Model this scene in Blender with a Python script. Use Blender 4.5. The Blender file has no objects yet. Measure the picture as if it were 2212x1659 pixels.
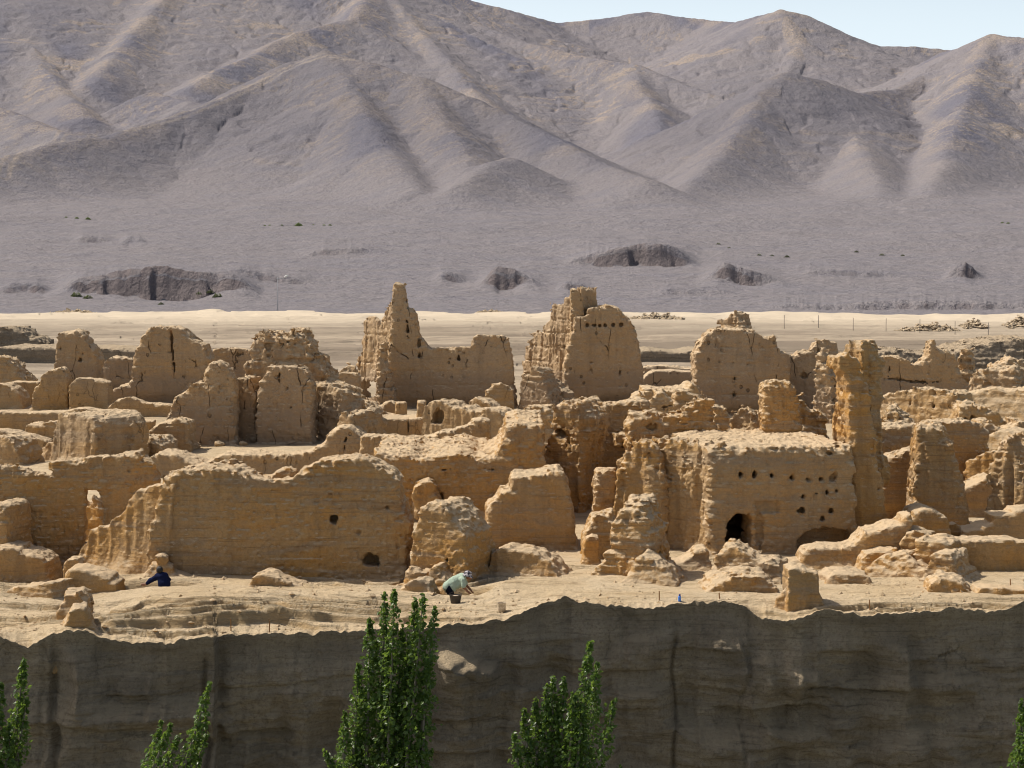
import bpy, math, random
import numpy as np
from mathutils import Vector, Matrix
sc = bpy.context.scene
COL = sc.collection
rng = np.random.RandomState(7)
random.seed(7)

# ------------------------------------------------------------------ view
F, CX, HY, H = 4000.0, 1106.0, 600.0, 8.4      # focal length, centre, horizon (in 2212-wide units), eye height in metres

def w3(x, y, Y):
    return ((x - CX) / F * Y, Y, H + (HY - y) / F * Y)

# ------------------------------------------------------------------ noise
NT = 64
TAB = [rng.uniform(-1, 1, (NT, NT, NT)).astype(np.float32) for _ in range(3)]

def vn(x, y, z, s=0):
    T = TAB[s % 3]
    x = np.asarray(x, np.float32) + 17.3 * s; y = np.asarray(y, np.float32) + 5.1 * s; z = np.asarray(z, np.float32) + 9.7 * s
    x, y, z = np.broadcast_arrays(x, y, z)
    fx, fy, fz = np.floor(x), np.floor(y), np.floor(z)
    xi = fx.astype(np.int32) % NT; yi = fy.astype(np.int32) % NT; zi = fz.astype(np.int32) % NT
    x = x - fx; y = y - fy; z = z - fz
    x = x * x * (3 - 2 * x); y = y * y * (3 - 2 * y); z = z * z * (3 - 2 * z)
    x1 = (xi + 1) % NT; y1 = (yi + 1) % NT; z1 = (zi + 1) % NT
    a = T[xi, yi, zi] * (1 - x) + T[x1, yi, zi] * x
    b = T[xi, y1, zi] * (1 - x) + T[x1, y1, zi] * x
    c = T[xi, yi, z1] * (1 - x) + T[x1, yi, z1] * x
    d = T[xi, y1, z1] * (1 - x) + T[x1, y1, z1] * x
    return (a * (1 - y) + b * y) * (1 - z) + (c * (1 - y) + d * y) * z

def fbm(x, y, z, n=3, s=0):
    r = 0; a = 1.0
    for i in range(n):
        r = r + a * vn(x, y, z, s + i); x = x * 2.03; y = y * 2.03; z = z * 2.03; a *= .5
    return r / (2 - 2 ** (1 - n))

def ss(a, b, x):
    t = np.clip((x - a) / (b - a), 0, 1)
    return t * t * (3 - 2 * t)

# ------------------------------------------------------------------ mesh helpers
def np_mesh(name, V, Q, smooth=True):
    me = bpy.data.meshes.new(name)
    V = np.ascontiguousarray(V, np.float32); Q = np.ascontiguousarray(Q, np.int32)
    k = Q.shape[1]
    me.vertices.add(len(V)); me.vertices.foreach_set('co', V.ravel())
    me.loops.add(Q.size); me.loops.foreach_set('vertex_index', Q.ravel())
    me.polygons.add(len(Q))
    me.polygons.foreach_set('loop_start', np.arange(0, Q.size, k, dtype=np.int32))
    me.polygons.foreach_set('use_smooth', np.full(len(Q), smooth))
    me.update(calc_edges=True); me.validate()
    return me

def obj(name, me, mat, parent=None, loc=(0, 0, 0), label=None, cat=None, group=None, kind=None):
    o = bpy.data.objects.new(name, me); COL.objects.link(o)
    if parent: o.parent = parent
    o.location = loc
    if mat is not None: me.materials.append(mat)
    if label: o['label'] = label
    if cat: o['category'] = cat
    if group: o['group'] = group
    if kind: o['kind'] = kind
    return o

def thing(name, label, cat, loc=(0, 0, 0), group=None):
    return obj(name, None, None, None, loc, label, cat, group)

class MB:                                        # small polygon collector
    def __init__(s): s.v = []; s.f = []
    def ring_tube(s, pts, rads, n=8, cap=True):
        pts = [Vector(p) for p in pts]; base = len(s.v)
        for i, p in enumerate(pts):
            d = (pts[min(i + 1, len(pts) - 1)] - pts[max(i - 1, 0)]).normalized()
            a = d.orthogonal().normalized(); 
            if i and abs(d.z) < .99: a = (Vector((0, 0, 1)).cross(d)).normalized()
            elif abs(d.z) >= .99: a = Vector((1, 0, 0))
            b = d.cross(a)
            for k in range(n):
                t = 2 * math.pi * k / n
                s.v.append(tuple(p + (a * math.cos(t) + b * math.sin(t)) * rads[i]))
        for i in range(len(pts) - 1):
            for k in range(n):
                s.f.append((base + i * n + k, base + i * n + (k + 1) % n, base + (i + 1) * n + (k + 1) % n, base + (i + 1) * n + k))
        if cap:
            s.f.append(tuple(base + k for k in range(n))[::-1]); e = base + (len(pts) - 1) * n
            s.f.append(tuple(e + k for k in range(n)))
    def mesh(s, name, smooth=True):
        me = bpy.data.meshes.new(name); me.from_pydata(s.v, [], s.f); me.update()
        for p in me.polygons: p.use_smooth = smooth
        return me

# ------------------------------------------------------------------ surface nets on a sampled distance field
def nets(D, org, sp):
    S = D < 0
    nx, ny, nz = D.shape
    cnt = np.zeros((nx - 1, ny - 1, nz - 1), np.int8)
    for a in (0, 1):
        for b in (0, 1):
            for c in (0, 1):
                cnt += S[a:nx - 1 + a, b:ny - 1 + b, c:nz - 1 + c]
    act = (cnt > 0) & (cnt < 8)
    I = np.argwhere(act)
    if len(I) == 0: return np.zeros((0, 3)), np.zeros((0, 4), int)
    idx = np.full(act.shape, -1, np.int32); idx[act] = np.arange(len(I))
    acc = np.zeros((len(I), 3), np.float32); n = np.zeros(len(I), np.float32)
    i, j, k = I.T
    cor = [(a, b, c) for a in (0, 1) for b in (0, 1) for c in (0, 1)]
    for A in cor:
        for ax in range(3):
            if A[ax] == 0:
                B = list(A); B[ax] = 1
                da = D[i + A[0], j + A[1], k + A[2]]; db = D[i + B[0], j + B[1], k + B[2]]
                m = (da < 0) != (db < 0)
                t = np.where(m, da / np.where(da - db == 0, 1, da - db), 0)
                for q in range(3):
                    acc[:, q] += np.where(m, A[q] + (t if q == ax else 0), 0)
                n += m
    V = (I + acc / n[:, None]) * np.array(sp, np.float32) + np.array(org, np.float32)
    Q = []
    # x edges
    for ax in range(3):
        sl0 = [slice(None)] * 3; sl1 = [slice(None)] * 3
        sl0[ax] = slice(0, -1); sl1[ax] = slice(1, None)
        ch = S[tuple(sl0)] != S[tuple(sl1)]
        e = np.argwhere(ch)
        b, c = (ax + 1) % 3, (ax + 2) % 3
        ok = (e[:, b] > 0) & (e[:, c] > 0) & (e[:, b] < D.shape[b] - 1) & (e[:, c] < D.shape[c] - 1)
        e = e[ok]
        if len(e) == 0: continue
        def at(db, dc):
            g = e.copy(); g[:, b] += db; g[:, c] += dc
            return idx[g[:, 0], g[:, 1], g[:, 2]]
        q = np.stack([at(-1, -1), at(0, -1), at(0, 0), at(-1, 0)], 1)
        ins = S[tuple(e.T)]
        q = np.where(ins[:, None], q, q[:, ::-1])
        Q.append(q)
    Q = np.concatenate(Q); Q = Q[(Q >= 0).all(1)]
    return V, Q

def poly_sdf(P, U, Vv):
    P = np.asarray(P, np.float32)
    d = np.full(U.shape, 1e9, np.float32); ins = np.zeros(U.shape, bool)
    n = len(P)
    for a in range(n):
        p, q = P[a], P[(a + 1) % n]
        e = q - p; L = float(e @ e) + 1e-12
        wx, wy = U - p[0], Vv - p[1]
        t = np.clip((wx * e[0] + wy * e[1]) / L, 0, 1)
        d = np.minimum(d, (wx - t * e[0]) ** 2 + (wy - t * e[1]) ** 2)
        c = (p[1] > Vv) != (q[1] > Vv)
        if abs(e[1]) > 1e-9:
            ins ^= c & (U < e[0] * (Vv - p[1]) / e[1] + p[0])
    d = np.sqrt(d)
    return np.where(ins, -d, d)

def smax(a, b, k):
    h = np.maximum(k - np.abs(a - b), 0) / k
    return np.maximum(a, b) + h * h * k * .25

def smin(a, b, k): return -smax(-a, -b, k)

# ------------------------------------------------------------------ ruined wall: outline on a plane, given depth, worn by noise
TILE = {'U': (0, 0, 1.0)}
for _i in range(4):
    TILE['A%d' % _i] = (553.0 * _i, 594.0, .25)
    TILE['B%d' % _i] = (553.0 * _i, 972.0, .25)
STY = {   # lo broad swell, mid lumps, rg sharp ridges, st rock layers, fl rain flutes, ru broken crest, li building lifts, pit
    'wall':   dict(lo=.04, mid=.020, rg=.015, st=.017, fl=.010, ru=.075, li=0.0, pit=.0),
    'flute':  dict(lo=.05, mid=.030, rg=.020, st=.012, fl=.080, ru=.10, li=0.0, pit=.0),
    'rubble': dict(lo=.06, mid=.040, rg=.065, st=.050, fl=.030, ru=.15, li=0.0, pit=.0),
    'tower':  dict(lo=.04, mid=.022, rg=.020, st=.012, fl=.014, ru=.09, li=.035, pit=.025),
    'towerl': dict(lo=.05, mid=.030, rg=.030, st=.012, fl=.080, ru=.10, li=.07, pit=.0),
    'rock':   dict(lo=.07, mid=.035, rg=.055, st=.075, fl=.030, ru=.12, li=0.0, pit=.0),
}
SEED = [0]
import time as _tm
TT = [0, 0, 0]
def slab_np(tile, pts, Y, th, yaw=0, piv=None, sty='wall', holes=(), bat=.07, rnd=None, zb=None, cut=.12, amp=1.0, vox=None, cellar=0, flare=None):
    SEED[0] += 1; sd = SEED[0]
    ox, oy, k = TILE[tile]
    psi = math.radians(yaw)
    d = (math.cos(psi), -math.sin(psi)); n = (math.sin(psi), math.cos(psi))
    xs = [ox + p[0] * k for p in pts]
    pv = (ox + piv * k) if piv is not None else .5 * (min(xs) + max(xs))
    X0 = (pv - CX) / F * Y; Y0 = Y
    def toplane(p):
        x, y = ox + p[0] * k, oy + p[1] * k
        rx = (x - CX) / F
        s = (X0 * n[0] + Y0 * n[1]) / (rx * n[0] + n[1])
        return ((s * rx - X0) * d[0] + (s - Y0) * d[1], H + (HY - y) / F * s)
    P = [toplane(p) for p in pts]
    if flare is None: flare = 0 if zb is not None and zb > 0 else (.7 if cut < .1 else .3)
    if zb is None: zb = -.55
    zg = float(ground_z(np.array([X0]), np.array([Y0 - .1]))[0]) if Y0 < 420 else 0.
    P2 = P + [(P[-1][0], zb - .3), (P[0][0], zb - .3)]
    u0 = min(p[0] for p in P) - .35; u1 = max(p[0] for p in P) + .35
    z1 = max(p[1] for p in P) + .35
    v = vox or max(.036, Y / F * 3.0)
    us = np.arange(u0, u1 + v, v, dtype=np.float32)
    zs = np.arange(zb - .3 - 2 * v, z1 + v, v, dtype=np.float32)
    hgt = max(z1 - .35, .5)
    vw = v if th < 2.5 else v * 1.6
    vw = v * 2.2 if cellar else vw
    ws = np.arange(-.5, th + cellar + .5, vw, dtype=np.float32)
    st = STY[sty]; a = amp * min(1.5, max(.62, hgt / 2.6)) 
    UU, ZZ = np.meshgrid(us, zs, indexing='ij')
    d2 = poly_sdf(P2, UU, ZZ)
    wf = bat * np.clip(ZZ, 0, 9) + cut * np.exp(-((ZZ - .1) / .45) ** 2)
    # slow bowing of the face along the wall
    wf = wf + .16 * vn(us / 2.6 + sd * 3.7, sd * 1.3, .5, 1)[:, None] * min(1, hgt / 2)
    W = ws[None, :, None]
    wfr = wf[:, None, :]
    back = th - .5 * bat * np.clip(ZZ, 0, 9)[:, None, :] + cellar * (ZZ < 2.0)[:, None, :]
    dw = np.maximum(wfr - W, W - np.maximum(back, wfr + .3))
    r = rnd if rnd is not None else (.12 if sty == 'wall' else .07)
    D = smax(np.broadcast_to(d2[:, None, :], dw.shape), dw, r).astype(np.float32)
    for hp in holes:
        if len(hp) == 4:      # round hole cx, cy, r, depth
            c = toplane((hp[0], hp[1])); rr = abs(toplane((hp[0] + hp[2], hp[1]))[0] - c[0])
            h2 = np.sqrt((UU - c[0]) ** 2 + (ZZ - c[1]) ** 2) - rr; dep = hp[3]
        else:
            h2 = poly_sdf([toplane(q) for q in hp[0]], UU, ZZ); dep = hp[1]
            if len(hp) == 3:      # a chamber behind the face
                hs = np.maximum(np.maximum(h2[:, None, :], W - wfr - hp[2]), wfr + hp[1] - W); D = smax(D, -hs, .05); continue
        h2 = h2 + .02 * vn(UU * 5, ZZ * 5, sd, 2)
        hs = np.maximum(h2[:, None, :], W - wfr - dep)
        D = smax(D, -hs, .05)
    band = np.abs(D) < .5
    bi = np.nonzero(band)
    u_, w_, z_ = us[bi[0]], ws[bi[1]], zs[bi[2]]
    X = X0 + u_ * d[0] + w_ * n[0]; YY = Y0 + u_ * d[1] + w_ * n[1]
    top = ss(.55, .0, -d2[bi[0], bi[2]])          # close to the broken outline
    o = sd * 7.31
    N = st['lo'] * fbm(X / 1.1 + o, YY / 1.1, z_ / 1.1, 2, 0)
    N += st['mid'] * fbm(X * 3.1, YY * 3.1 + o, z_ * 3.1, 2, 1)
    wx = .25 * vn(X * 1.7, YY * 1.7, z_ * 1.7 + o, 2)
    N += st['rg'] * (2 * np.abs(vn((X + wx) * 1.9 + o, (YY + wx) * 1.9, z_ * 2.2, 0)) + 1.1 * np.abs(vn((X - wx) * 4.3, (YY + wx) * 4.3 + o, z_ * 5.0, 1)) - .95)
    q = z_ * 5.2 + .9 * vn(X * .6, YY * .6, o, 2) + .25 * vn(X * 2.2, YY * 2.2, z_, 0)
    q2 = z_ * 13 + 1.1 * vn(X * .9, YY * .9, o, 1)
    N += st['st'] * (vn(X * .75 + o, YY * .75, np.floor(q) * 7.7 + .3, 2) + .45 * vn(X * 1.1, YY * 1.1 + o, np.floor(q2) * 5.3 + .6, 0))
    N += st['fl'] * (np.abs(vn(u_ * 3.4 + o, w_ * 3.4, z_ * .35, 1)) * 2 - .7 + .5 * vn(u_ * 8 + o, w_ * 8, z_ * .6, 0))
    N += st['ru'] * top * (fbm(X * 2.6 + o, YY * 2.6, z_ * 3.4, 3, 2) + .9 * (np.abs(vn(X * 5 + o, YY * 5, z_ * 6, 0)) - .3))
    N += .030 * (2 * np.abs(vn(X * 7.5, YY * 7.5 + o, z_ * 8.5, 0)) - .6) + .014 * vn(X * 16, YY * 16 + o, z_ * 18, 1)
    if st['li']:
        zz = z_ / .95 + .08 * vn(X, YY, z_, 0)
        N += st['li'] * (np.exp(-(((zz + o) % 1.0) - .5) ** 2 / .0022)) * ss(-.3, .3, vn(X / 2, YY / 2, np.floor(zz + o) * 3.3, 1) + .15)
    if st['pit']:
        c = vn(X * 4.3, YY * 4.3 + o, z_ * 4.3, 0)
        N += 2.2 * st['pit'] * ss(.62, .85, c) * (.35 + ss(.3, .9, z_ / hgt))
    # crumbled earth heaped against the foot
    zl = z_ - zg
    N2 = -(.16 + .30 * np.clip(fbm(X * .9 + o, YY * .9, .5, 2, 1), -.35, 1)) * flare * np.clip(1 - zl / (.42 + .2 * vn(X * 1.3, YY * 1.3, o, 0)), 0, 1.3) ** 1.7
    D[bi] += N * a + N2
    D[:, :, 0] = np.maximum(D[:, :, 0], .01); D[:, :, -1] = np.maximum(D[:, :, -1], .01)
    D[0] = np.maximum(D[0], .01); D[-1] = np.maximum(D[-1], .01)
    D[:, 0] = np.maximum(D[:, 0], .01); D[:, -1] = np.maximum(D[:, -1], .01)
    V, Q = nets(D, (us[0], ws[0], zs[0]), (v, vw, v))
    out = np.empty_like(V)
    out[:, 0] = X0 + V[:, 0] * d[0] + V[:, 1] * n[0]
    out[:, 1] = Y0 + V[:, 0] * d[1] + V[:, 1] * n[1]
    out[:, 2] = V[:, 2]
    return out, Q

def S(*a, part=None, mat=None, **k):
    return (part, mat, slab_np(*a, **k))

NV = [0]
def ruin(name, label, cat, parts, mat, group=None):
    allv = np.concatenate([p[2][0] for p in parts])
    c = allv.mean(0); base = (float(c[0]), float(c[1]), float(max(-.55, allv[:, 2].min())))
    NV[0] += len(allv)
    named = [p for p in parts if p[0]]
    if named:
        root = thing(name, label, cat, base, group)
        done = {}
        for pn, pm, (V, Q) in parts:
            obj(pn, np_mesh(pn, V - np.array(base), Q, False), pm or mat, root)
        return root
    off = 0; Qs = []
    for _, _, (V, Q) in parts: Qs.append(Q + off); off += len(V)
    return obj(name, np_mesh(name, allv - np.array(base), np.concatenate(Qs), False), parts[0][1] or mat, None, base, label, cat, group)

# ------------------------------------------------------------------ materials
class NB:
    def __init__(s, name):
        s.m = bpy.data.materials.new(name); s.m.use_nodes = True
        s.t = s.m.node_tree; s.t.nodes.clear()
        s.out = s.n('ShaderNodeOutputMaterial')
    def n(s, t, ins=None, **kw):
        nd = s.t.nodes.new(t)
        for k, v in kw.items(): setattr(nd, k, v)
        for k, v in (ins or {}).items(): s.set(nd.inputs[k], v)
        return nd
    def set(s, sock, v):
        if hasattr(v, 'bl_idname') and hasattr(v, 'outputs'): v = v.outputs[0]
        if isinstance(v, bpy.types.NodeSocket): s.t.links.new(v, sock)
        else: sock.default_value = v
    def pos(s): return s.n('ShaderNodeNewGeometry').outputs['Position']
    def map(s, v, scale, loc=(0, 0, 0)):
        return s.n('ShaderNodeMapping', {'Vector': v, 'Scale': scale, 'Location': loc})
    def noise(s, v, scale, detail=3, rough=.55, dist=0):
        return s.n('ShaderNodeTexNoise', {'Vector': v, 'Scale': scale, 'Detail': detail, 'Roughness': rough, 'Distortion': dist}).outputs[0]
    def ramp(s, f, a, b, lo=0., hi=1.):
        return s.n('ShaderNodeMapRange', {0: f, 1: a, 2: b, 3: lo, 4: hi}).outputs[0]
    def mix(s, f, a, b, mode='MIX'):
        m = s.n('ShaderNodeMix', data_type='RGBA', blend_type=mode)
        s.set(m.inputs[0], f); s.set(m.inputs[6], a if not isinstance(a, tuple) else (*a, 1)); s.set(m.inputs[7], b if not isinstance(b, tuple) else (*b, 1))
        return m.outputs[2]
    def math(s, op, a, b=0.):
        m = s.n('ShaderNodeMath', operation=op); s.set(m.inputs[0], a); s.set(m.inputs[1], b); return m.outputs[0]
    def bump(s, h, dist, strength=1.0, normal=None):
        b = s.n('ShaderNodeBump', {'Height': h, 'Distance': dist, 'Strength': strength})
        if normal is not None: s.set(b.inputs['Normal'], normal)
        return b.outputs[0]
    def finish(s, col, rough=.95, normal=None, spec=.08):
        p = s.n('ShaderNodeBsdfPrincipled', {'Roughness': rough, 'Specular IOR Level': spec})
        s.set(p.inputs['Base Color'], col if not isinstance(col, tuple) else (*col, 1))
        if normal is not None: s.set(p.inputs['Normal'], normal)
        s.t.links.new(p.outputs[0], s.out.inputs[0]); return s.m

def earth(name, base, orange, grey, dark, k=1.0, strata=.5, cracks=0., pits=0., foot_grey=0., dust=.8):
    b = NB(name); P = b.pos()
    big = b.noise(P, .45 * k, 5, .62, .5)
    mid = b.noise(P, 2.3 * k, 5, .68)
    fine = b.noise(P, 15 * k, 5, .78)
    spk = b.noise(P, 34 * k, 3, .8)
    lay = b.noise(b.map(P, (.20 * k, .20 * k, 1.9 * k)), 1.0, 7, .66, .7)
    lay2 = b.noise(b.map(P, (.55 * k, .55 * k, 12 * k)), 1.0, 5, .7, .4)
    stn = b.noise(b.map(P, (2.6 * k, 2.6 * k, .22 * k)), 1.0, 4, .62, .3)
    c = b.mix(b.ramp(big, .40, .60), base, orange)
    c = b.mix(b.math('MULTIPLY', b.ramp(lay, .51, .60), strata), c, grey)
    c = b.mix(b.math('MULTIPLY', b.ramp(mid, .52, .72), .5), c, grey)
    c = b.mix(b.math('MULTIPLY', b.ramp(stn, .50, .72), .45), c, dark)
    c = b.mix(b.math('MULTIPLY', b.ramp(lay2, .54, .66), strata), c, dark)
    c = b.mix(b.ramp(fine, .48, .72, .0, .62), c, dark)  # fine dark specks painted in for relief shade the even light lacks
    c = b.mix(b.ramp(spk, .55, .80, .0, .42), c, tuple(.6 * v for v in dark))
    c = b.mix(b.ramp(fine, .46, .28, .0, .30), c, (.56, .42, .25))
    # sun-bleached, dusty tops: upward faces are paler
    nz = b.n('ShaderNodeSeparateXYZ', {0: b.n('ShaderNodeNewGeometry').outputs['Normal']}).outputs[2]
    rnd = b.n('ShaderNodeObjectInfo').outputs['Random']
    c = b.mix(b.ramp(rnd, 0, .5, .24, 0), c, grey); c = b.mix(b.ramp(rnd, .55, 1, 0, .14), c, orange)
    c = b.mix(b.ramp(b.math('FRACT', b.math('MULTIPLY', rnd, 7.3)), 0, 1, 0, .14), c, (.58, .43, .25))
    if foot_grey:      # greyer toward the foot of the wall
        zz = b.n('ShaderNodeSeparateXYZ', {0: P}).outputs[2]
        c = b.mix(b.math('MULTIPLY', b.ramp(b.math('ADD', zz, b.math('MULTIPLY', big, 1.6)), 3.3, 2.5, 0, 1), foot_grey), c, tuple(.78 * v for v in grey))
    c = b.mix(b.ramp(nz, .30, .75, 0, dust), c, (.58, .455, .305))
    hgt = b.math('ADD', b.math('MULTIPLY', fine, .45), b.math('MULTIPLY', b.noise(P, 6 * k, 5, .7), .8))
    hgt = b.math('ADD', hgt, b.math('MULTIPLY', lay2, .55 * strata))
    if cracks:
        v = b.n('ShaderNodeTexVoronoi', {'Vector': b.map(b.n('ShaderNodeVectorMath', {0: P, 1: b.n('ShaderNodeVectorMath', {0: b.n('ShaderNodeTexNoise', {'Vector': P, 'Scale': 2.4 * k, 'Detail': 4}).outputs['Color'], 1: (.35, .35, .35)}, operation='MULTIPLY').outputs[0]}, operation='ADD').outputs[0], (1.25 * k, 1.25 * k, .36 * k)), 'Scale': 1.0}, feature='DISTANCE_TO_EDGE').outputs[0]
        cr = b.math('MULTIPLY', b.ramp(v, .0, .016, 1, 0), b.ramp(b.noise(P, 1.1 * k, 2), .53, .60))
        c = b.mix(b.math('MULTIPLY', cr, cracks), c, (.06, .04, .022))
        hgt = b.math('SUBTRACT', hgt, b.math('MULTIPLY', cr, 1.4 * cracks))
    if pits:
        v = b.n('ShaderNodeTexVoronoi', {'Vector': b.map(P, (1, 1, .8)), 'Scale': 2.6 * k}).outputs['Distance']
        pt = b.math('MULTIPLY', b.ramp(v, .10, .17, 1, 0), b.ramp(b.noise(P, .9 * k, 3), .5, .6))
        c = b.mix(b.math('MULTIPLY', pt, pits), c, (.07, .045, .025))
        hgt = b.math('SUBTRACT', hgt, b.math('MULTIPLY', pt, 1.2))
    nb = b.bump(hgt, .085 / k, 1.0)
    return b.finish(c, .97, nb)

BASE = (.465, .302, .145); ORG = (.50, .270, .080); GRY = (.32, .245, .172); DRK = (.215, .136, .072)
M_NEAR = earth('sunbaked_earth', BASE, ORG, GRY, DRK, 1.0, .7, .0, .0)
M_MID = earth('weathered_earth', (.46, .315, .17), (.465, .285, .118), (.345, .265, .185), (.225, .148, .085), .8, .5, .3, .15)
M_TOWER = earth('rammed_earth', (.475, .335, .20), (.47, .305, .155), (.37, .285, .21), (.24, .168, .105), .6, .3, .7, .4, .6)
M_BANK = earth('shade_grey_bank', (.24, .20, .155), (.26, .205, .15), (.19, .165, .135), (.12, .10, .08), .4, .9, .3, .0, 0, .45)  # bank shade put into the colour as a darker grey
# ------------------------------------------------------------------ terrain
def interp_cols(cols, x, key):
    xs = [c[0] for c in cols]; return np.interp(x, xs, [c[1][key] for c in cols])

EDGE = [(-400,1385),(0,1378),(60,1398),(100,1376),(150,1362),(200,1366),(235,1384),(290,1391),(380,1388),(460,1373),(600,1370),(790,1362),(940,1354),(1080,1340),(1150,1316),(1185,1299),(1220,1292),(1290,1301),(1330,1312),(1420,1310),(1490,1300),(1560,1297),(1610,1306),(1645,1335),(1690,1344),(1720,1335),(1790,1318),(1830,1324),(1860,1331),(1950,1326),(2060,1316),(2150,1321),(2175,1317),(2200,1302),(2230,1288),(2700,1295)]
def edge_Y(x):
    Y = np.interp(x, [-400,150,235,460,470,800,1000,1150,1220,1400,1480,1640,1720,1800,2000,2212,2700], [44,43.9,44.0,44.2,44.7,45.0,45.3,46.0,46.6,46.6,46.8,46.5,46.2,46.3,46.2,46.5,46.3])
    return Y + .10 * vn(x / 45., .3, .7, 1) + .05 * vn(x / 11., 1.3, .7, 2)
def edge_z(x):
    Y = edge_Y(x)
    y = np.interp(x, [p[0] for p in EDGE], [p[1] for p in EDGE]) + 5.0 * vn(x / 26., .1, .2, 0) + 3.0 * vn(x / 9., .1, 3.2, 1) + 1.5 * vn(x / 3.5, .1, 5.2, 2)
    return H + (HY - y) / F * Y
# near profiles: screen column -> (Y, y) pairs
NEAR = [
 (-400, [(45.5,1350),(47,1322),(48.5,1290),(50,1272),(52,1250)]),
 (0,    [(45.0,1366),(46.2,1330),(47.5,1296),(49,1282),(52,1248)]),
 (120,  [(45.0,1350),(46.0,1325),(47.5,1302),(49.2,1284),(52,1250)]),
 (235,  [(45.0,1358),(45.1,1334),(46.8,1326),(48.5,1290),(52,1236)]),
 (330,  [(45.1,1352),(45.18,1326),(46.9,1300),(48.7,1272),(52,1240)]),
 (440,  [(45.0,1354),(45.1,1322),(47.0,1296),(48.6,1270),(52,1244)]),
 (600,  [(45.5,1345),(45.6,1316),(47.0,1297),(48.4,1279),(52,1246)]),
 (800,  [(46.0,1338),(46.1,1320),(47.3,1302),(48.6,1281),(52,1246)]),
 (940,  [(46.4,1330),(47.2,1312),(48.0,1299),(48.5,1284),(52,1246)]),
 (1040, [(46.6,1326),(47.3,1310),(48.2,1296),(49.4,1266),(52,1236)]),
 (1100, [(46.6,1325),(47.4,1306),(48.0,1292),(49.4,1258),(52,1240)]),
 (1200, [(47.3,1300),(47.9,1290),(48.6,1276),(50.0,1258),(52,1240)]),
 (1300, [(47.4,1303),(47.8,1290),(48.6,1280),(50.0,1262),(52,1240)]),
 (1440, [(47.4,1300),(48.0,1290),(48.7,1284),(50.0,1268),(52,1244)]),
 (1600, [(47.4,1304),(48.0,1292),(48.7,1282),(50.0,1268),(52,1244)]),
 (1760, [(47.2,1312),(48.0,1298),(49.0,1283),(50.0,1270),(52,1244)]),
 (1900, [(47.0,1314),(47.8,1300),(48.8,1282),(50.0,1268),(52,1242)]),
 (2060, [(47.0,1314),(47.8,1298),(48.8,1282),(50.0,1266),(52,1242)]),
 (2600, [(47.0,1312),(47.8,1298),(48.8,1282),(50.0,1266),(52,1242)]),
]
_nx = np.array([c[0] for c in NEAR], float)
_nY = np.array([[p[0] for p in c[1]] for c in NEAR])
_nz = np.array([[H + (HY - p[1]) / F * p[0] for p in c[1]] for c in NEAR])
DIPS = [(-1.60, 49.05, .9, .50, -.60), (-9.4, 49.75, 1.2, .65, -.42), (-13.5, 53.0, 1.3, 1.6, -.35)]

def ground_z(X, Y):
    X = np.asarray(X, float); Y = np.asarray(Y, float)
    X, Y = np.broadcast_arrays(X, Y)
    x = CX + X / Y * F
    jx = x + 22 * vn(X * .9, Y * .9, .5, 0) + 8 * vn(X * 3, Y * 3, .5, 1)
    eY, eZ = edge_Y(x), edge_z(x)
    ky = [eY] + [np.interp(jx, _nx, _nY[:, i]) for i in range(5)] + [np.full_like(eY, 56.)]
    kz = [eZ] + [np.interp(jx, _nx, _nz[:, i]) for i in range(5)] + [np.zeros_like(eY)]
    Yj = Y + (.25 * vn(X * .8, Y * .8, 4.5, 2) + .12 * vn(X * 2.5, Y * 2.5, 4.5, 1)) * ss(0, 1.0, Y - eY)
    z = np.where(Yj <= ky[0], kz[0], 0.)
    for i in range(6):
        a, b = ky[i], np.maximum(ky[i + 1], ky[i] + .02)
        t = np.clip((Yj - a) / (b - a), 0, 1)
        z = np.where(Yj > a, kz[i] + (kz[i + 1] - kz[i]) * t, z)
    near = ss(60, 50, Y)
    # thin bedded layers poking out of the near ground
    lay = fbm(X * .55, Y * 1.1, .3, 3, 1)
    ph = (Y * 1.15 + 1.6 * vn(X * .30, Y * .5, 6.5, 0) + .35 * vn(X * 1.6, Y * 1.6, 2.5, 2)) % 1.0
    z = z + near * ss(.1, .6, Y - eY) * (.05 * lay - .20 * ph ** .8 * ss(1.0, .90, ph) * ss(-.15, .45, vn(X * .28, Y * .45, 3.5, 1) + .1) + .07 + .03 * fbm(X * 3, Y * 3, 1.5, 3, 2))
    far = ss(52, 70, Y)
    z = z + far * (.16 * fbm(X / 3.1, Y / 3.1, 2.5, 3, 0))
    pl = ss(140, 200, Y)
    led = fbm(X / 55., Y / 22., 7.5, 3, 2)
    z = z + pl * (.55 * led + .9 * ss(.0, .05, ((led * 2.2 + Y / 60.) % 1.0) - .45) * .35 + .05 * fbm(X / 3., Y / 2., .5, 3, 1))
    z = z + .9 * ss(230, 330, Y) * (1 - .6 * ss(8, 22, X * 100 / Y)) - 4.5 * ss(395, 425, Y)
    z = z + ss(300, 360, Y) * ss(430, 395, Y) * (.55 * fbm(X / 24., Y / 30., 3.3, 4, 1) + .25 * vn(X / 4., Y / 8., 1.1, 0))
    for dx, dy, rx, ry, dz in DIPS:
        w = np.exp(-(((X - dx) / rx) ** 2 + ((Y - dy) / ry) ** 2) ** 2)
        z = z * (1 - w) + dz * w
    return z

def gz(X, Y): return float(ground_z(np.array([X]), np.array([Y]))[0])

def grid_quads(nr, nc):
    i = np.arange((nr - 1) * (nc - 1)); r = i // (nc - 1); c = i % (nc - 1); a = r * nc + c
    return np.stack([a, a + 1, a + nc + 1, a + nc], 1)

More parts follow.
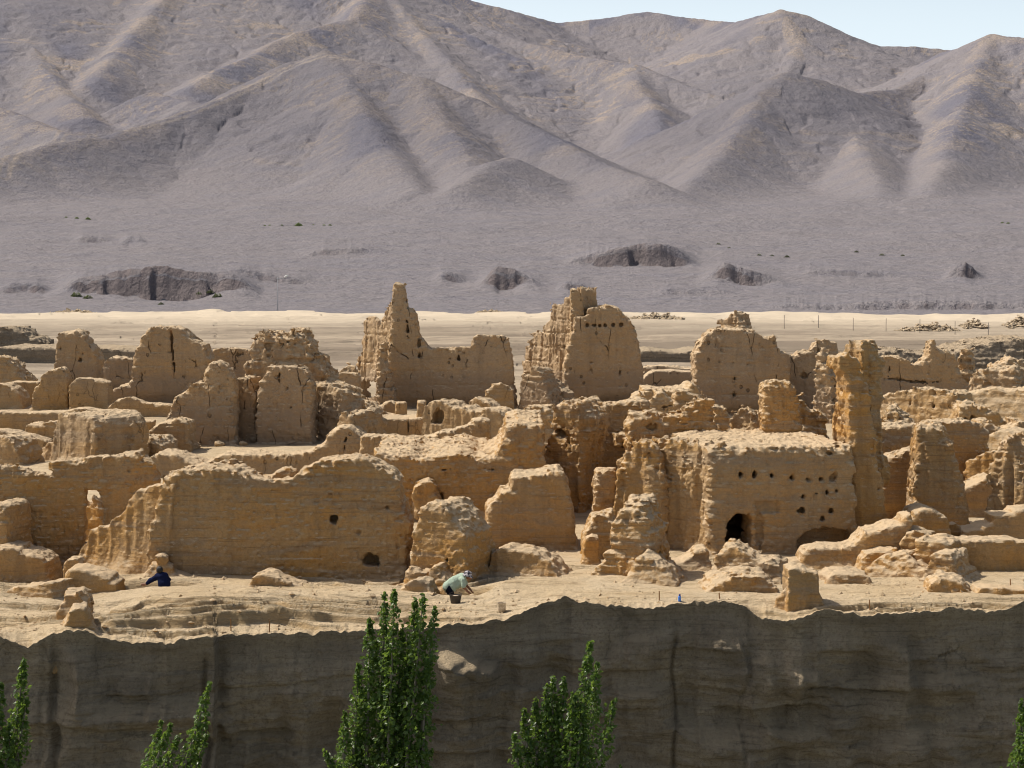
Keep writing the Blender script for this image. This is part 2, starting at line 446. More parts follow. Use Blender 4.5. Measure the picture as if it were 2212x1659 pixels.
def build_ground():
    nc, nr = 1000, 760
    xs = np.linspace(-330, 2540, nc)
    t = np.linspace(0, 1, nr)[:, None]
    e = edge_Y(xs)[None, :]
    far = 428.0
    # finer rows close to the edge
    tt = t ** 1.12
    Y = 1 / ((1 / e) * (1 - tt) + (1 / far) * tt)
    X = (xs[None, :] - CX) / F * Y
    z = ground_z(X, Y)
    z[0] = edge_z(xs)
    V = np.stack([X, Y, z], -1).reshape(-1, 3)
    return np_mesh('ground', V, grid_quads(nr, nc))

def ground_material():
    b = NB('dusty_ground'); P = b.pos()
    sep = b.n('ShaderNodeSeparateXYZ', {0: P}); Y = sep.outputs[1]
    big = b.noise(P, .35, 4, .6); fine = b.noise(P, 20, 4, .7); mid = b.noise(P, 3.2, 5, .7)
    lay = b.noise(b.map(P, (.55, 1.8, 9)), 1.0, 6, .7, .6); lin = b.noise(b.map(P, (.9, 4.2, 14)), 1.0, 5, .72, .5)
    c = b.mix(b.ramp(big, .4, .65), (.56, .45, .305), (.52, .40, .25))
    c = b.mix(b.ramp(mid, .45, .75, 0, .5), c, (.46, .36, .235))
    c = b.mix(b.ramp(fine, .47, .72, 0, .55), c, (.26, .19, .11))
    c = b.mix(b.ramp(lin, .54, .68, 0, .75), c, (.24, .172, .096))
    c = b.mix(b.ramp(lay, .55, .70, 0, .6), c, (.34, .25, .145))
    # far plateau: pale with drawn-out grey bands
    fl = b.noise(b.map(P, (.010, .035, .3)), 1.0, 7, .68, .4)
    fl2 = b.noise(b.map(P, (.05, .16, 1)), 1.0, 6, .72, .3)
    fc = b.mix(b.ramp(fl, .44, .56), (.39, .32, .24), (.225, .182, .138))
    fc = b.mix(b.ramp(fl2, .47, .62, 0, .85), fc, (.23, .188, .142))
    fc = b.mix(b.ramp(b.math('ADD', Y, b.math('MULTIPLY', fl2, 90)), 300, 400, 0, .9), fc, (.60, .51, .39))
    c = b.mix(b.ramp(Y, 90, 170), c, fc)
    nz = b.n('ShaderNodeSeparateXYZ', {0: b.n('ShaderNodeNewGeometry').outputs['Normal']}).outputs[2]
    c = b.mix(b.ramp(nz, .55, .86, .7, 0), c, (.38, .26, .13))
    h = b.math('ADD', b.math('MULTIPLY', fine, .35), b.math('ADD', b.math('MULTIPLY', b.noise(P, 7, 5, .72), .8), b.math('ADD', b.math('MULTIPLY', lay, 1.2), b.math('MULTIPLY', lin, .9))))
    n1 = b.bump(h, .085, 1.0)
    n2 = b.bump(b.math('ADD', fl2, b.math('MULTIPLY', fl, 1.5)), b.ramp(Y, 90, 200, 0, .9), 1.0, n1)
    return b.finish(c, .97, n2)

def build_cliff():
    nc, nr = 1000, 260
    xs = np.linspace(-330, 2540, nc)
    eY, eZ = edge_Y(xs), edge_z(xs)
    X0 = (xs - CX) / F * eY
    t = np.linspace(0, 1, nr)[:, None]
    z = eZ[None, :] * (1 - t) + (-11.5) * t
    dep = eZ[None, :] - z
    X = np.broadcast_to(X0[None, :], z.shape)
    xx = np.broadcast_to(xs[None, :], z.shape)
    g = ss(.0, 1.6, dep)
    out = .02 * dep - .12 * ss(0, .35, dep) + g * (.55 * fbm(X / 2.4, z / 3.5, .5, 3, 0) + .30 * (1 - 2 * np.abs(vn(X * .55 + .4 * vn(X, z, .5, 2), z * .8, 3.5, 1))) + .14 * fbm(X * 1.6, z * 2.3, 3.5, 3, 1) + .10 * vn(X * .5, np.floor(z * 2.1 + .8 * vn(X * .5, z * .2, 7.5, 0)) * 3.7, 8.5, 2)
        + .05 * vn(X * .5, z * 5.5 + .8 * vn(X * .6, z * .5, 1.5, 0), 1.5, 2) + .06 * fbm(X * 3, z * 4, 2.5, 2, 2))
    out = out + g * (.07 * np.abs(vn(X * 1.3, z * 8 + vn(X * .8, z * .6, 2.5, 0), 4.5, 1)) + .05 * fbm(X * 6, z * 7, 6.5, 2, 0))
    def crease(x0, w, d, wob=.12):
        c = (x0 - CX) / F * 46
        return -d * np.exp(-((X - c - wob * vn(z * .9, x0, .5, 1)) / w) ** 2) * g
    out = out + crease(1470, .045, .16, .2) + crease(165, .10, .25, .2) + crease(467, .06, .22, .06) + crease(620, .2, .14, .5) + crease(1330, .3, .2, .6) + crease(1610, .06, .10, .3) + crease(1990, .25, .2, .6) + crease(300, .2, .15, .5) + crease(1180, .3, .2, .6) + crease(1700, .25, .3) + crease(1085, .25, .25) + crease(1890, .3, .3)
    # horizontal bedding joints with overhangs
    for zz, xa, xb, d in ((-2.6, 380, 640, .3), (-1.9, 1740, 1960, .35), (-2.4, 1560, 1780, .4), (-3.2, 900, 1100, .3), (-1.0, 1780, 1880, .25), (-1.5, 1300, 1420, .2), (-2.2, 0, 330, .25)):
        m = ss(xa - 30, xa + 30, xx) * ss(xb + 30, xb - 30, xx)
        out = out - d * m * ss(.0, .07, zz + .12 * vn(X * .6, zz, .5, 2) - z) * np.exp(-np.clip(zz - z, 0, 9) / .9)
    # ledge that catches the sun beside the tall poplar
    lx = (1010 - CX) / F * 45.3
    sl = -1.05 - .33 * (X - lx)
    out = out + .95 * np.exp(-((X - lx) / .75) ** 4) * ss(.25, -.12, z - sl + .14 * fbm(X * 3.5, z * 4, .5, 2, 1)) * np.exp(-np.clip(sl - z, 0, 9) / .7)
    Y = eY[None, :] - out
    V = np.stack([X, Y, z], -1).reshape(-1, 3)
    return np_mesh('cliff', V, grid_quads(nr, nc)[:, ::-1])

def cliff_material():
    b = NB('shaded_cliff_earth'); P = b.pos()
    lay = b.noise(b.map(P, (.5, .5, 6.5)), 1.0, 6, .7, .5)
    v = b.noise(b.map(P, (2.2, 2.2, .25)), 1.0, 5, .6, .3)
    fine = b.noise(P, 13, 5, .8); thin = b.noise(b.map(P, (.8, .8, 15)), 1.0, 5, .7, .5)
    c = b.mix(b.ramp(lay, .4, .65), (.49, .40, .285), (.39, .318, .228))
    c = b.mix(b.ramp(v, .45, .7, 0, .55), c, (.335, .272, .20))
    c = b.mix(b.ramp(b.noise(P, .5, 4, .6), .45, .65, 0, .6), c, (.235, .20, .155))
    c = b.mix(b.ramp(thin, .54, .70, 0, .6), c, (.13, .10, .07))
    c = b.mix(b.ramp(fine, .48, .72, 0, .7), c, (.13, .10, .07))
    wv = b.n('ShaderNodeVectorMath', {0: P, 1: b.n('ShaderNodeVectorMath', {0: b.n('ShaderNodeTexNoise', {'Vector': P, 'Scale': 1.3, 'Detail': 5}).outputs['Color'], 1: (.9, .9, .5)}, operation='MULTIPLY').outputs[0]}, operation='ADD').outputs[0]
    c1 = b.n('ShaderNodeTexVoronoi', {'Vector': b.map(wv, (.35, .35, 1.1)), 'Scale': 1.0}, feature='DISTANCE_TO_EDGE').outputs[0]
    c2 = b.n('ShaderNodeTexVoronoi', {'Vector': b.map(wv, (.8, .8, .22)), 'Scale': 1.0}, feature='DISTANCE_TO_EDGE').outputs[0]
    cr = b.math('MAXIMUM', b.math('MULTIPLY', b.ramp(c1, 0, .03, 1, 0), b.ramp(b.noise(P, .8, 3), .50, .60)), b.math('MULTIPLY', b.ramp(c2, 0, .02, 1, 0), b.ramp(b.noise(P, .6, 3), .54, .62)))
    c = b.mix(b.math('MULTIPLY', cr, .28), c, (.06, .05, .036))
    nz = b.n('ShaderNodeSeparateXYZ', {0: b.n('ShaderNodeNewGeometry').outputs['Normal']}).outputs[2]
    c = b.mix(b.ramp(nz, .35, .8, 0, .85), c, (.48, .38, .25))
    h = b.math('ADD', b.math('MULTIPLY', lay, 1.2), b.math('ADD', fine, b.math('MULTIPLY', b.noise(P, 4, 5, .7), 1.1)))
    return b.finish(c, .98, b.bump(b.math('SUBTRACT', h, b.math('MULTIPLY', cr, .25)), .11, 1.0))

# ------------------------------------------------------------------ hills
PLAIN = ([300, 430, 450, 560, 700, 1000, 1200, 1400, 1700, 2500, 4500], [678, 682, 678, 640, 600, 520, 478, 440, 405, 380, 380])
def plain_z(Y): return H + (HY - np.interp(Y, PLAIN[0], PLAIN[1])) / F * Y
RIDGES = [
 [(-500,-230,3000),(0,-150,2950),(400,-90,2900),(800,-45,2900),(1010,0,3000),(1100,22,3000),(1200,50,3100),(1300,41,3100),(1400,26,3100),(1540,43,3000),(1590,48,2900),(1640,34,2750),(1685,24,2700),(1730,32,2700),(1780,55,2700),(1840,78,2700),(1910,101,2700),(1970,101,2700),(2040,108,2700),(2120,112,2700)],
 [(2040,112,2500),(2095,98,2400),(2120,83,2330),(2145,76,2300),(2212,80,2250),(2330,80,2200),(2600,60,2200)],
 [(2145,76,2300),(2110,150,2120),(2080,230,1920),(2040,340,1660),(2010,430,1430)],
 [(1700,160,1950),(1655,200,1890),(1620,260,1780),(1560,330,1640),(1480,400,1480),(1440,445,1380)],
 [(1700,160,1950),(1760,172,1980),(1850,200,2050),(1950,190,2150),(2050,140,2300)],
 [(1800,190,2000),(1850,290,1800),(1890,380,1560),(1900,430,1440)],
 [(1030,50,2800),(1130,90,2700),(1250,120,2600),(1370,140,2500),(1440,165,2440),(1540,205,2350),(1620,250,2250)],
 [(1370,140,2500),(1400,210,2300),(1430,280,2100)],
 [(1685,24,2700),(1640,80,2600),(1560,150,2480)],
 [(1685,24,2700),(1720,90,2550),(1700,160,2400)],
 [(-500,420,1350),(-200,380,1400),(0,340,1500),(100,315,1560),(250,290,1650),(400,240,1750),(550,180,1850),(640,135,1900),(710,114,1900),(800,138,1850),(900,172,1800),(1000,210,1750),(1100,250,1700),(1200,300,1600),(1300,355,1500),(1390,388,1410)],
 [(710,114,1900),(760,200,1750),(830,310,1550),(900,410,1380)],
 [(900,172,1800),(960,250,1660),(1000,320,1520),(1020,400,1390)],
 [(1100,338,1480),(1060,350,1450),(1000,400,1370)],
 [(820,-45,2900),(760,40,2600),(640,70,2450),(560,110,2300),(470,150,2150),(420,185,2050)],
 [(400,-90,2900),(330,30,2550),(250,110,2300),(200,180,2100)],
 [(0,-150,2950),(30,40,2500),(80,130,2250),(140,200,2050),(180,250,1900)],
 [(-300,120,2100),(-100,200,1900),(20,240,1760),(90,270,1690),(145,292,1640)],
 [(820,-45,2900),(900,60,2650),(960,130,2450),(1010,190,2300),(1060,230,2150)],
 [(330,198,2000),(380,215,1960),(420,222,1930)],
]
SCARPS = [  # ([(x, crest y, foot y)...] along each worn bank, how far the rise is drawn back)
 ([(95,616,616),(135,604,625),(170,600,634),(230,594,637),(255,586,637),(300,580,644),(335,573,651),(370,577,652),(400,583,651),(430,588,645),(460,590,634),(500,592,625),(550,600,617),(580,614,614)], 150),
 ([(470,606,606),(520,592,608),(575,590,606),(600,596,611),(660,599,611),(712,606,606)], 60),
 ([(-30,626,626),(0,616,633),(20,613,634),(60,613,634),(100,612,636),(130,627,627)], 50),
 ([(1180,571,571),(1225,564,573),(1250,559,572),(1290,545,575),(1340,534,574),(1400,523,572),(1440,528,575),(1475,540,575),(1500,552,567),(1530,567,567)], 110),
 ([(1500,592,592),(1535,571,594),(1565,567,606),(1600,580,617),(1630,590,620),(1660,594,616),(1715,602,602)], 80),
 ([(928,598,598),(952,586,602),(985,592,612),(1006,602,611),(1024,604,604)], 50),
 ([(1016,607,607),(1045,588,614),(1065,580,620),(1080,580,632),(1105,584,628),(1140,598,612),(1192,606,606)], 70),
 ([(1194,622,622),(1220,610,626),(1250,613,635),(1284,626,626)], 40),
 ([(146,516,516),(180,510,523),(215,514,524),(246,518,518)], 50), ([(252,521,521),(280,515,529),(322,522,522)], 50),
 ([(2026,598,598),(2062,577,598),(2085,567,600),(2110,584,608),(2138,600,600)], 40),
 ([(1610,664,664),(1720,656,668),(1800,659,670),(1900,651,669),(2000,649,668),(2100,650,668),(2180,655,667),(2340,664,664)], 60),
 ([(1360,638,638),(1450,628,640),(1540,632,642),(1615,640,640)], 50),
 ([(620,554,554),(700,541,554),(780,544,556),(870,555,555)], 80),
 ([(1680,592,592),(1800,583,595),(1900,590,600),(1980,596,596)], 60),
]
_py = np.linspace(430, 1500, 800); _pyy = np.interp(_py, PLAIN[0], PLAIN[1])
def hill_z(X, Y, full=False):
    x = CX + X / Y * F
    z = plain_z(Y) + (1.0 * fbm(X / 70., Y / 90., .5, 4, 0) + .8 * fbm(X / 16., Y / 26., 2.5, 3, 1) + .22 * vn(X / 3., Y / 5., 1.5, 2)) * ss(430, 600, Y) + 5.0 * np.maximum(fbm(X / 75., Y / 110., 6.5, 3, 2), -.1) * ss(700, 1000, Y)
    base = z.copy()
    wx = X + 9 * fbm(X / 150., Y / 150., 1.5, 3, 1); wy = Y + 9 * fbm(X / 150., Y / 150., 5.5, 3, 2)
    m = np.full(X.shape, -80.0); marg = np.zeros(X.shape); rid = np.zeros(X.shape); along = np.zeros(X.shape); dist = np.zeros(X.shape)
    for ri, rd in enumerate(RIDGES):
        P = [w3(*p) for p in rd]
        best = np.full(X.shape, -99.0); ba = np.zeros(X.shape); bd = np.zeros(X.shape); bm = np.full(X.shape, 99.0); acc = 0
        for a, b in zip(P[:-1], P[1:]):
            ex, ey = b[0] - a[0], b[1] - a[1]; L = ex * ex + ey * ey
            t = np.clip(((wx - a[0]) * ex + (wy - a[1]) * ey) / L, 0, 1)
            d = np.sqrt((wx - a[0] - t * ex) ** 2 + (wy - a[1] - t * ey) ** 2)
            zz = a[2] + (b[2] - a[2]) * t
            d = np.sqrt(d * d + 9 ** 2) - 9
            h = zz - (.37 * d + 22 * (1 - np.exp(-d / 110.)))
            side = (wx - a[0]) * ey - (wy - a[1]) * ex
            u = h > best; na = acc + t * math.sqrt(L) + 900 * ri + 5000 * (side > 0)
            bm = np.where(np.abs(na - ba) > 22, np.minimum(np.where(u, 99, bm), np.abs(h - best)), bm)
            best = np.where(u, h, best); ba = np.where(u, na, ba); bd = np.where(u, d, bd)
            acc += math.sqrt(L)
        u = best > m; marg = np.where(u, np.minimum(best - m, bm), np.minimum(marg, m - best)); rid = np.where(u, ri, rid)
        along = np.where(u, ba, along); dist = np.where(u, bd, dist)
        m = smax(m, best, 6.0)
    hz = m
    # rills run straight down from the crests
    sw = along + 12 * vn(X / 60., Y / 60., .5, 0)
    g1 = np.abs(vn(sw / 22., dist / 260., .5, 1)); g2 = np.abs(vn(sw / 11., dist / 200., 3.5, 2)); pa = ss(-.35, .3, vn(X / 130., Y / 130., 9.5, 1))
    relief = (.3 + .7 * ss(2700, 1900, Y)) * ss(0, 50, hz - base) * ss(10, 120, dist) * ss(0, 10, marg)
    hz = hz + relief * (.35 + .65 * pa) * (-4.8 * ss(.26, 0, g1) - 1.7 * ss(.34, 0, g2)) + ss(0, 50, hz - base) * (2.0 * fbm(X / 120., Y / 120., .5, 3, 0) + 1.5 * fbm(X / 11., Y / 15., 3.3, 3, 2) - 2.4 * ss(.22, 0, np.abs(fbm(X / 46. + .4 * vn(X / 20., Y / 20., 4.5, 1), Y / 60., 7.7, 2, 1))) * ss(10, 80, dist))
    z = smax(z, hz, 14.0)
    for pts, L in SCARPS:
        Yf = float(np.interp(-(.2 * (pts[0][2] + pts[-1][2]) + .6 * max(q[2] for q in pts)), -_pyy, _py))
        cx = [c[0] for c in pts]; sd = pts[0][0] * .37
        xj = x + 2.5 * fbm(x / 9., .3, sd, 2, 0)
        yc = np.interp(xj, cx, [c[1] for c in pts]) + 2.2 * fbm(x / 15., 1.3, sd, 3, 0) + 1.2 * vn(x / 4., 1.3, sd, 2)
        yf = np.interp(xj, cx, [c[2] for c in pts]) + 1.2 * fbm(x / 10., 2.3, sd, 3, 1)
        wd = min(80, .36 * (cx[-1] - cx[0])); ins = ss(cx[0], cx[0] + wd, x) * ss(cx[-1], cx[-1] - wd, x)
        p0 = plain_z(Yf)
        zc = (H + (HY - yc) / F * Yf - p0) * ins; zf = (H + (HY - yf) / F * Yf - p0) * ins
        zf = np.minimum(zf, zc)
        Yn = Yf + 2.0 * fbm(x / 34., 2.2, sd, 2, 2) 
        d = Y - Yn
        up = ss(-.9, .9, d) * .72 + .28 * ss(1.8, 3.2, d)
        z = z + np.where(d < 0, zf * np.exp(np.clip(d, None, 0) / 28.), zf * np.exp(-np.clip(d, 0, None) / L)) * (1 - up) + up * zc * np.exp(-np.clip(d - 3, 0, None) / L)
    if full:
        return z, along, dist, ss(0, 60, hz - base), marg, rid
    return z
def hz(X, Y): return float(hill_z(np.array([X], float), np.array([Y], float))[0])

def build_hills():
    nc, nr = 1150, 860
    xs = np.linspace(-330, 2540, nc)
    Y = 424 * (3500 / 424.) ** np.linspace(0, 1, nr)[:, None] * np.ones((1, nc))
    X = (xs[None, :] - CX) / F * Y
    z, al, di, rel, mg, rid = hill_z(X, Y, True)
    front = np.isin(rid, [k for k, r in enumerate(RIDGES) if r[0] in ((-500,420,1350), (900,172,1800), (1100,250,1700), (1100,338,1480), (710,114,1900), (1700,160,1950))]) * rel
    z[0] -= 3
    me = np_mesh('hills', np.stack([X, Y, z], -1).reshape(-1, 3), grid_quads(nr, nc))
    # sand shows in short streaks that run down the fall line, on some slopes more than others
    sw = al + 5 * vn(X / 25., Y / 25., .5, 0) + .18 * di
    t = ss(.16, .03, np.abs(vn(sw / 5., di / 55., 5.5, 1))) * ss(-.05, .35, vn(X / 70., Y / 90., 3.5, 2) + .25 * vn(X / 14., Y / 14., 2.5, 0))
    crest = ss(26, 4, di) * ss(-.2, .3, vn(X / 40., Y / 40., 8.5, 1))
    # worn double line along the big near ridge
    tp = [(7, 382), (12, 360), (24, 341), (55, 326), (125, 307), (200, 295), (280, 280), (350, 262), (425, 237), (500, 206), (550, 183), (600, 159), (645, 138), (700, 120), (760, 128)]
    Yr = np.linspace(1150, 2050, 1400); TP = []
    for px_, py_ in tp:
        Xr = (px_ - CX) / F * Yr; k = np.nonzero(H + (HY - py_) / F * Yr <= hill_z(Xr, Yr))[0]
        if len(k): TP.append((Xr[k[0]], Yr[k[0]]))
    td = np.full(X.shape, 1e9)
    for a, b_ in zip(TP[:-1], TP[1:]):
        ex, ey = b_[0] - a[0], b_[1] - a[1]; tt = np.clip(((X - a[0]) * ex + (Y - a[1]) * ey) / (ex * ex + ey * ey), 0, 1)
        td = np.minimum(td, np.hypot(X - a[0] - tt * ex, Y - a[1] - tt * ey))
    trk = ss(2.6, 1.2, np.abs(td - 4.0)) * (.6 + .4 * vn(X / 9., Y / 9., .5, 1))
    for nm, a in (('streak', np.clip((t + .7 * crest) * rel, 0, 1)), ('slope', rel * ss(0, 25, mg)), ('front', front), ('worn', trk)):
        at = me.attributes.new(nm, 'FLOAT', 'POINT'); at.data.foreach_set('value', np.ascontiguousarray(a, np.float32).ravel())
    return me

def hill_material():
    b = NB('gravel_slopes'); P = b.pos()
    Y = b.n('ShaderNodeSeparateXYZ', {0: P}).outputs[1]
    big = b.noise(P, .0055, 5, .6, .4); mid = b.noise(P, .035, 5, .65, .3)
    fine = b.noise(P, .32, 5, .75); spk = b.noise(P, .75, 4, .85)
    st = b.noise(b.map(P, (.05, .013, .013), ), 1.0, 6, .68, .7)
    stv = b.n('ShaderNodeAttribute', attribute_name='streak').outputs['Fac']; slv = b.n('ShaderNodeAttribute', attribute_name='slope').outputs['Fac']
    wash = b.noise(b.map(P, (.012, .05, .05)), 1.0, 6, .7, .8)
    gr = b.mix(b.ramp(big, .40, .62), (.182, .180, .220), (.210, .200, .224))  # bluish distance haze is mixed into these slope colours
    sand = b.mix(b.ramp(wash, .40, .62), (.240, .226, .246), (.276, .252, .254))
    c = b.mix(b.ramp(slv, .15, .75, 1, 0), gr, sand)
    c = b.mix(b.ramp(wash, .55, .70, 0, .5), c, (.18, .172, .202))
    c = b.mix(b.ramp(mid, .50, .72, 0, .5), c, (.272, .246, .252))
    c = b.mix(b.math('MULTIPLY', stv, b.ramp(fine, .38, .58)), c, (.40, .325, .255))
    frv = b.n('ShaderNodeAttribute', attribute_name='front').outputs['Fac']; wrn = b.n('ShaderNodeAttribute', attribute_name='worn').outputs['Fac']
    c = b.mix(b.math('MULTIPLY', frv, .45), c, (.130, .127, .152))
    c = b.mix(b.math('MULTIPLY', wrn, .8), c, (.40, .34, .285))
    dens = b.ramp(slv, 0, 1, .6, .95)
    c = b.mix(b.math('MULTIPLY', b.ramp(spk, .49, .64), dens), c, (.090, .088, .118))
    c = b.mix(b.ramp(fine, .58, .78, 0, .5), c, (.33, .285, .26))
    c = b.mix(b.ramp(fine, .46, .28, 0, .6), c, (.115, .112, .142))
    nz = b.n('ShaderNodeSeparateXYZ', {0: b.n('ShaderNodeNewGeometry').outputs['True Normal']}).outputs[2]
    c = b.mix(b.math('MULTIPLY', b.ramp(nz, .78, .5, 0, .7), b.ramp(Y, 1250, 1050)), c, (.17, .138, .135))  # steep outcrop faces darkened: ledge shade painted into the colour
    h = b.math('ADD', b.math('MULTIPLY', fine, 1.0), b.math('ADD', b.math('MULTIPLY', spk, .5), b.math('MULTIPLY', b.noise(P, .09, 4, .6), 2.2)))
    return b.finish(c, .97, b.bump(h, 2.0, .9))
# ------------------------------------------------------------------ ruins, from the far row to the near row
G = 'ruined earth walls of the old town'
# ---- far row
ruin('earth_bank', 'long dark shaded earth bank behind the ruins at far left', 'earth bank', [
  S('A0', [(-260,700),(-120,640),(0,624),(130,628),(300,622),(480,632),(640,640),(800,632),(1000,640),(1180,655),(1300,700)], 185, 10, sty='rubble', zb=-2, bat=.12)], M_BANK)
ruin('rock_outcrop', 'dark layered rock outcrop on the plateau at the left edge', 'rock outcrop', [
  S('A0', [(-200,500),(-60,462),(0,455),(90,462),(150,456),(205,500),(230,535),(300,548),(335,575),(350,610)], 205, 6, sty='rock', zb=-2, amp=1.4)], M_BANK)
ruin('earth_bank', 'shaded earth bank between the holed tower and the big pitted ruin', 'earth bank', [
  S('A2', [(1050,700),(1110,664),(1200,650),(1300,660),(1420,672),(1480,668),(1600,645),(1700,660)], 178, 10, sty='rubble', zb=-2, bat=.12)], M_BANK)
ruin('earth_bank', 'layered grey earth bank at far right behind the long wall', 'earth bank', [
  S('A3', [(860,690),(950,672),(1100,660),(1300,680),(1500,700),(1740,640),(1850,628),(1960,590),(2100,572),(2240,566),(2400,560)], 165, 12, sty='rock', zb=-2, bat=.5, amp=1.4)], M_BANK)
ruin('tower_slab', 'tall narrow earth slab with two dark holes, far left', 'ruined wall', [
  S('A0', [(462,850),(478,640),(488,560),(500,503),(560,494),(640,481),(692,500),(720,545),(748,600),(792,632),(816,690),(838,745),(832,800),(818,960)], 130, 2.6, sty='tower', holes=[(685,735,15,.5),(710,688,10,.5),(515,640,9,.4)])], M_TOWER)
ruin('wall_slab', 'broad rounded earth slab split by a long vertical crack', 'ruined wall', [
  S('A0', [(920,1070),(945,1005),(1040,962),(1118,955),(1128,880),(1140,700),(1190,620),(1215,540),(1265,468),(1340,448),(1392,466),(1400,452),(1480,455),(1550,466),(1590,510),(1640,562),(1700,592),(1750,606),(1762,650),(1780,700),(1800,740),(1790,780),(1768,850),(1720,930),(1600,1020),(1510,1115)], 124, 3.2, sty='tower', cut=.3,
    holes=[([(1462,470),(1470,470),(1484,600),(1508,800),(1512,905),(1500,905),(1480,760),(1466,600)], .6)])], M_TOWER)
ruin('rubble_wall', 'low orange rubble wall between the two far left slabs', 'ruined wall', [
  S('A0', [(818,900),(850,856),(870,850),(872,770),(900,745),(950,712),(1030,718),(1080,730),(1140,742),(1180,900)], 140, 2.5, sty='rubble')], M_TOWER)
ruin('wall_slab', 'square topped brown wall just left of the crumbling twin tower', 'ruined wall', [
  S('A0', [(1832,840),(1836,660),(1852,640),(1980,632),(2090,640),(2160,655),(2190,840)], 135, 1.6, sty='tower')], M_TOWER)
ruin('earth_mound', 'sloping pale mound cut by the left edge of the photo, beside the dark bank', 'earth mound', [
  S('A0', [(-160,1000),(-140,760),(-60,700),(0,714),(60,728),(120,790),(142,850),(190,890),(216,928),(222,1000)], 126, 3, sty='rubble')], M_MID)
ruin('mud_wall', 'low straight wall behind the capped block at far left', 'ruined wall', [
  S('A0', [(20,1100),(22,960),(100,920),(200,922),(330,926),(345,1100)], 123, 1.3)], M_MID)
ruin('earth_mound', 'rounded eroded lump below the pale mound at the left edge', 'earth mound', [
  S('A0', [(-120,1200),(-100,960),(0,946),(60,955),(110,980),(152,1030),(180,1080),(190,1190)], 119, 2.4, sty='rubble')], M_MID)
ruin('block_wall', 'square block topped by a rounded double cap, far left', 'ruined wall', [
  S('A0', [(264,1190),(274,1080),(286,972),(328,958),(345,905),(330,885),(370,850),(450,815),(520,800),(552,832),(578,905),(582,960),(586,1190)], 118, 1.8, sty='tower')], M_MID)
ruin('block_wall', 'square block with a thin crumbling crest, right of the capped block', 'ruined wall', [
  S('A0', [(588,1190),(588,962),(620,932),(650,900),(720,895),(830,908),(922,930),(928,1000),(936,1190)], 117.3, 1.8, sty='tower')], M_MID)
ruin('dry_mound', 'low sandy bank behind the dry yellow bush', 'earth mound', [
  S('A0', [(930,1150),(1000,1085),(1120,1060),(1260,1110),(1400,1120),(1520,1130)], 112, 1.2, sty='rubble', zb=-.4, amp=.8)], M_MID)
ruin('ruined_tower', 'tall pointed tower joined to a long square cut wall, centre', 'ruined tower', [
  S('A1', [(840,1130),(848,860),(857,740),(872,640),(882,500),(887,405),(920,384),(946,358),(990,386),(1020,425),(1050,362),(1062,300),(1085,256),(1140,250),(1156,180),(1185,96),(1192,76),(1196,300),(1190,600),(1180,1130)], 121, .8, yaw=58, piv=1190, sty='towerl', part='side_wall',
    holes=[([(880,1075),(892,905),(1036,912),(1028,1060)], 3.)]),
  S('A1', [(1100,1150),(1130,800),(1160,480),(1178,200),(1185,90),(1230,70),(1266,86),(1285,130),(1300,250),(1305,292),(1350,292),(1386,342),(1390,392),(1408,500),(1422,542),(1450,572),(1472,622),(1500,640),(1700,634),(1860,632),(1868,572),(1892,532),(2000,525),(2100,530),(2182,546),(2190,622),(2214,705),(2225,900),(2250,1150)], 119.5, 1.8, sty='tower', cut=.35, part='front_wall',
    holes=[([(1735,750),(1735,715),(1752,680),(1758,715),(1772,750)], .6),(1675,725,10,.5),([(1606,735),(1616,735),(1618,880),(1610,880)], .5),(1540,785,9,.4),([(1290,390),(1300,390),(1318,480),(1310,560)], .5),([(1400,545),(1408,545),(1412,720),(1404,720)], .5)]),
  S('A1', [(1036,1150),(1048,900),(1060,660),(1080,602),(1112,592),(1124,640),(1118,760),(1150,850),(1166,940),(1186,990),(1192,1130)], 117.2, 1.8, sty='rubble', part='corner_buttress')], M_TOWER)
ruin('ruined_tower', 'massive rounded tower with a row of beam holes and a stepped left side', 'ruined tower', [
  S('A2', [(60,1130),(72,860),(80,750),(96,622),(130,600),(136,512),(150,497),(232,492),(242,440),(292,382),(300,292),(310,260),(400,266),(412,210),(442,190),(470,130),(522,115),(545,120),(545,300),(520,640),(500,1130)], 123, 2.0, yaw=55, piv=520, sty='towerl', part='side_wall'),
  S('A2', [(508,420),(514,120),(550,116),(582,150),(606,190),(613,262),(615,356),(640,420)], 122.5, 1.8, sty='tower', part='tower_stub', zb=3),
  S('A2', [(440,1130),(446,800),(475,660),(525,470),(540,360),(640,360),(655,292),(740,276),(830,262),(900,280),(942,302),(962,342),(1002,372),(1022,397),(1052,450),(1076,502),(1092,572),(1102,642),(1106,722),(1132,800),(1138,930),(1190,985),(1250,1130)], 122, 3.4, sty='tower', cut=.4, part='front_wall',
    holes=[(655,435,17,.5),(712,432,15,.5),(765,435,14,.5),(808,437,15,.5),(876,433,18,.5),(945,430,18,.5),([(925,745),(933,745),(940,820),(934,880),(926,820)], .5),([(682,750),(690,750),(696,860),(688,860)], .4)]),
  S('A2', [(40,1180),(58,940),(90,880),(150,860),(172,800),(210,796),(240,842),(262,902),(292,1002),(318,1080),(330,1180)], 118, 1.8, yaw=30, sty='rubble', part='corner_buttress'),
  S('A2', [(262,1180),(272,965),(330,905),(400,982),(462,1020),(482,1180)], 119.5, 1.4, yaw=30, sty='rubble', part='fallen_slope')], M_TOWER)
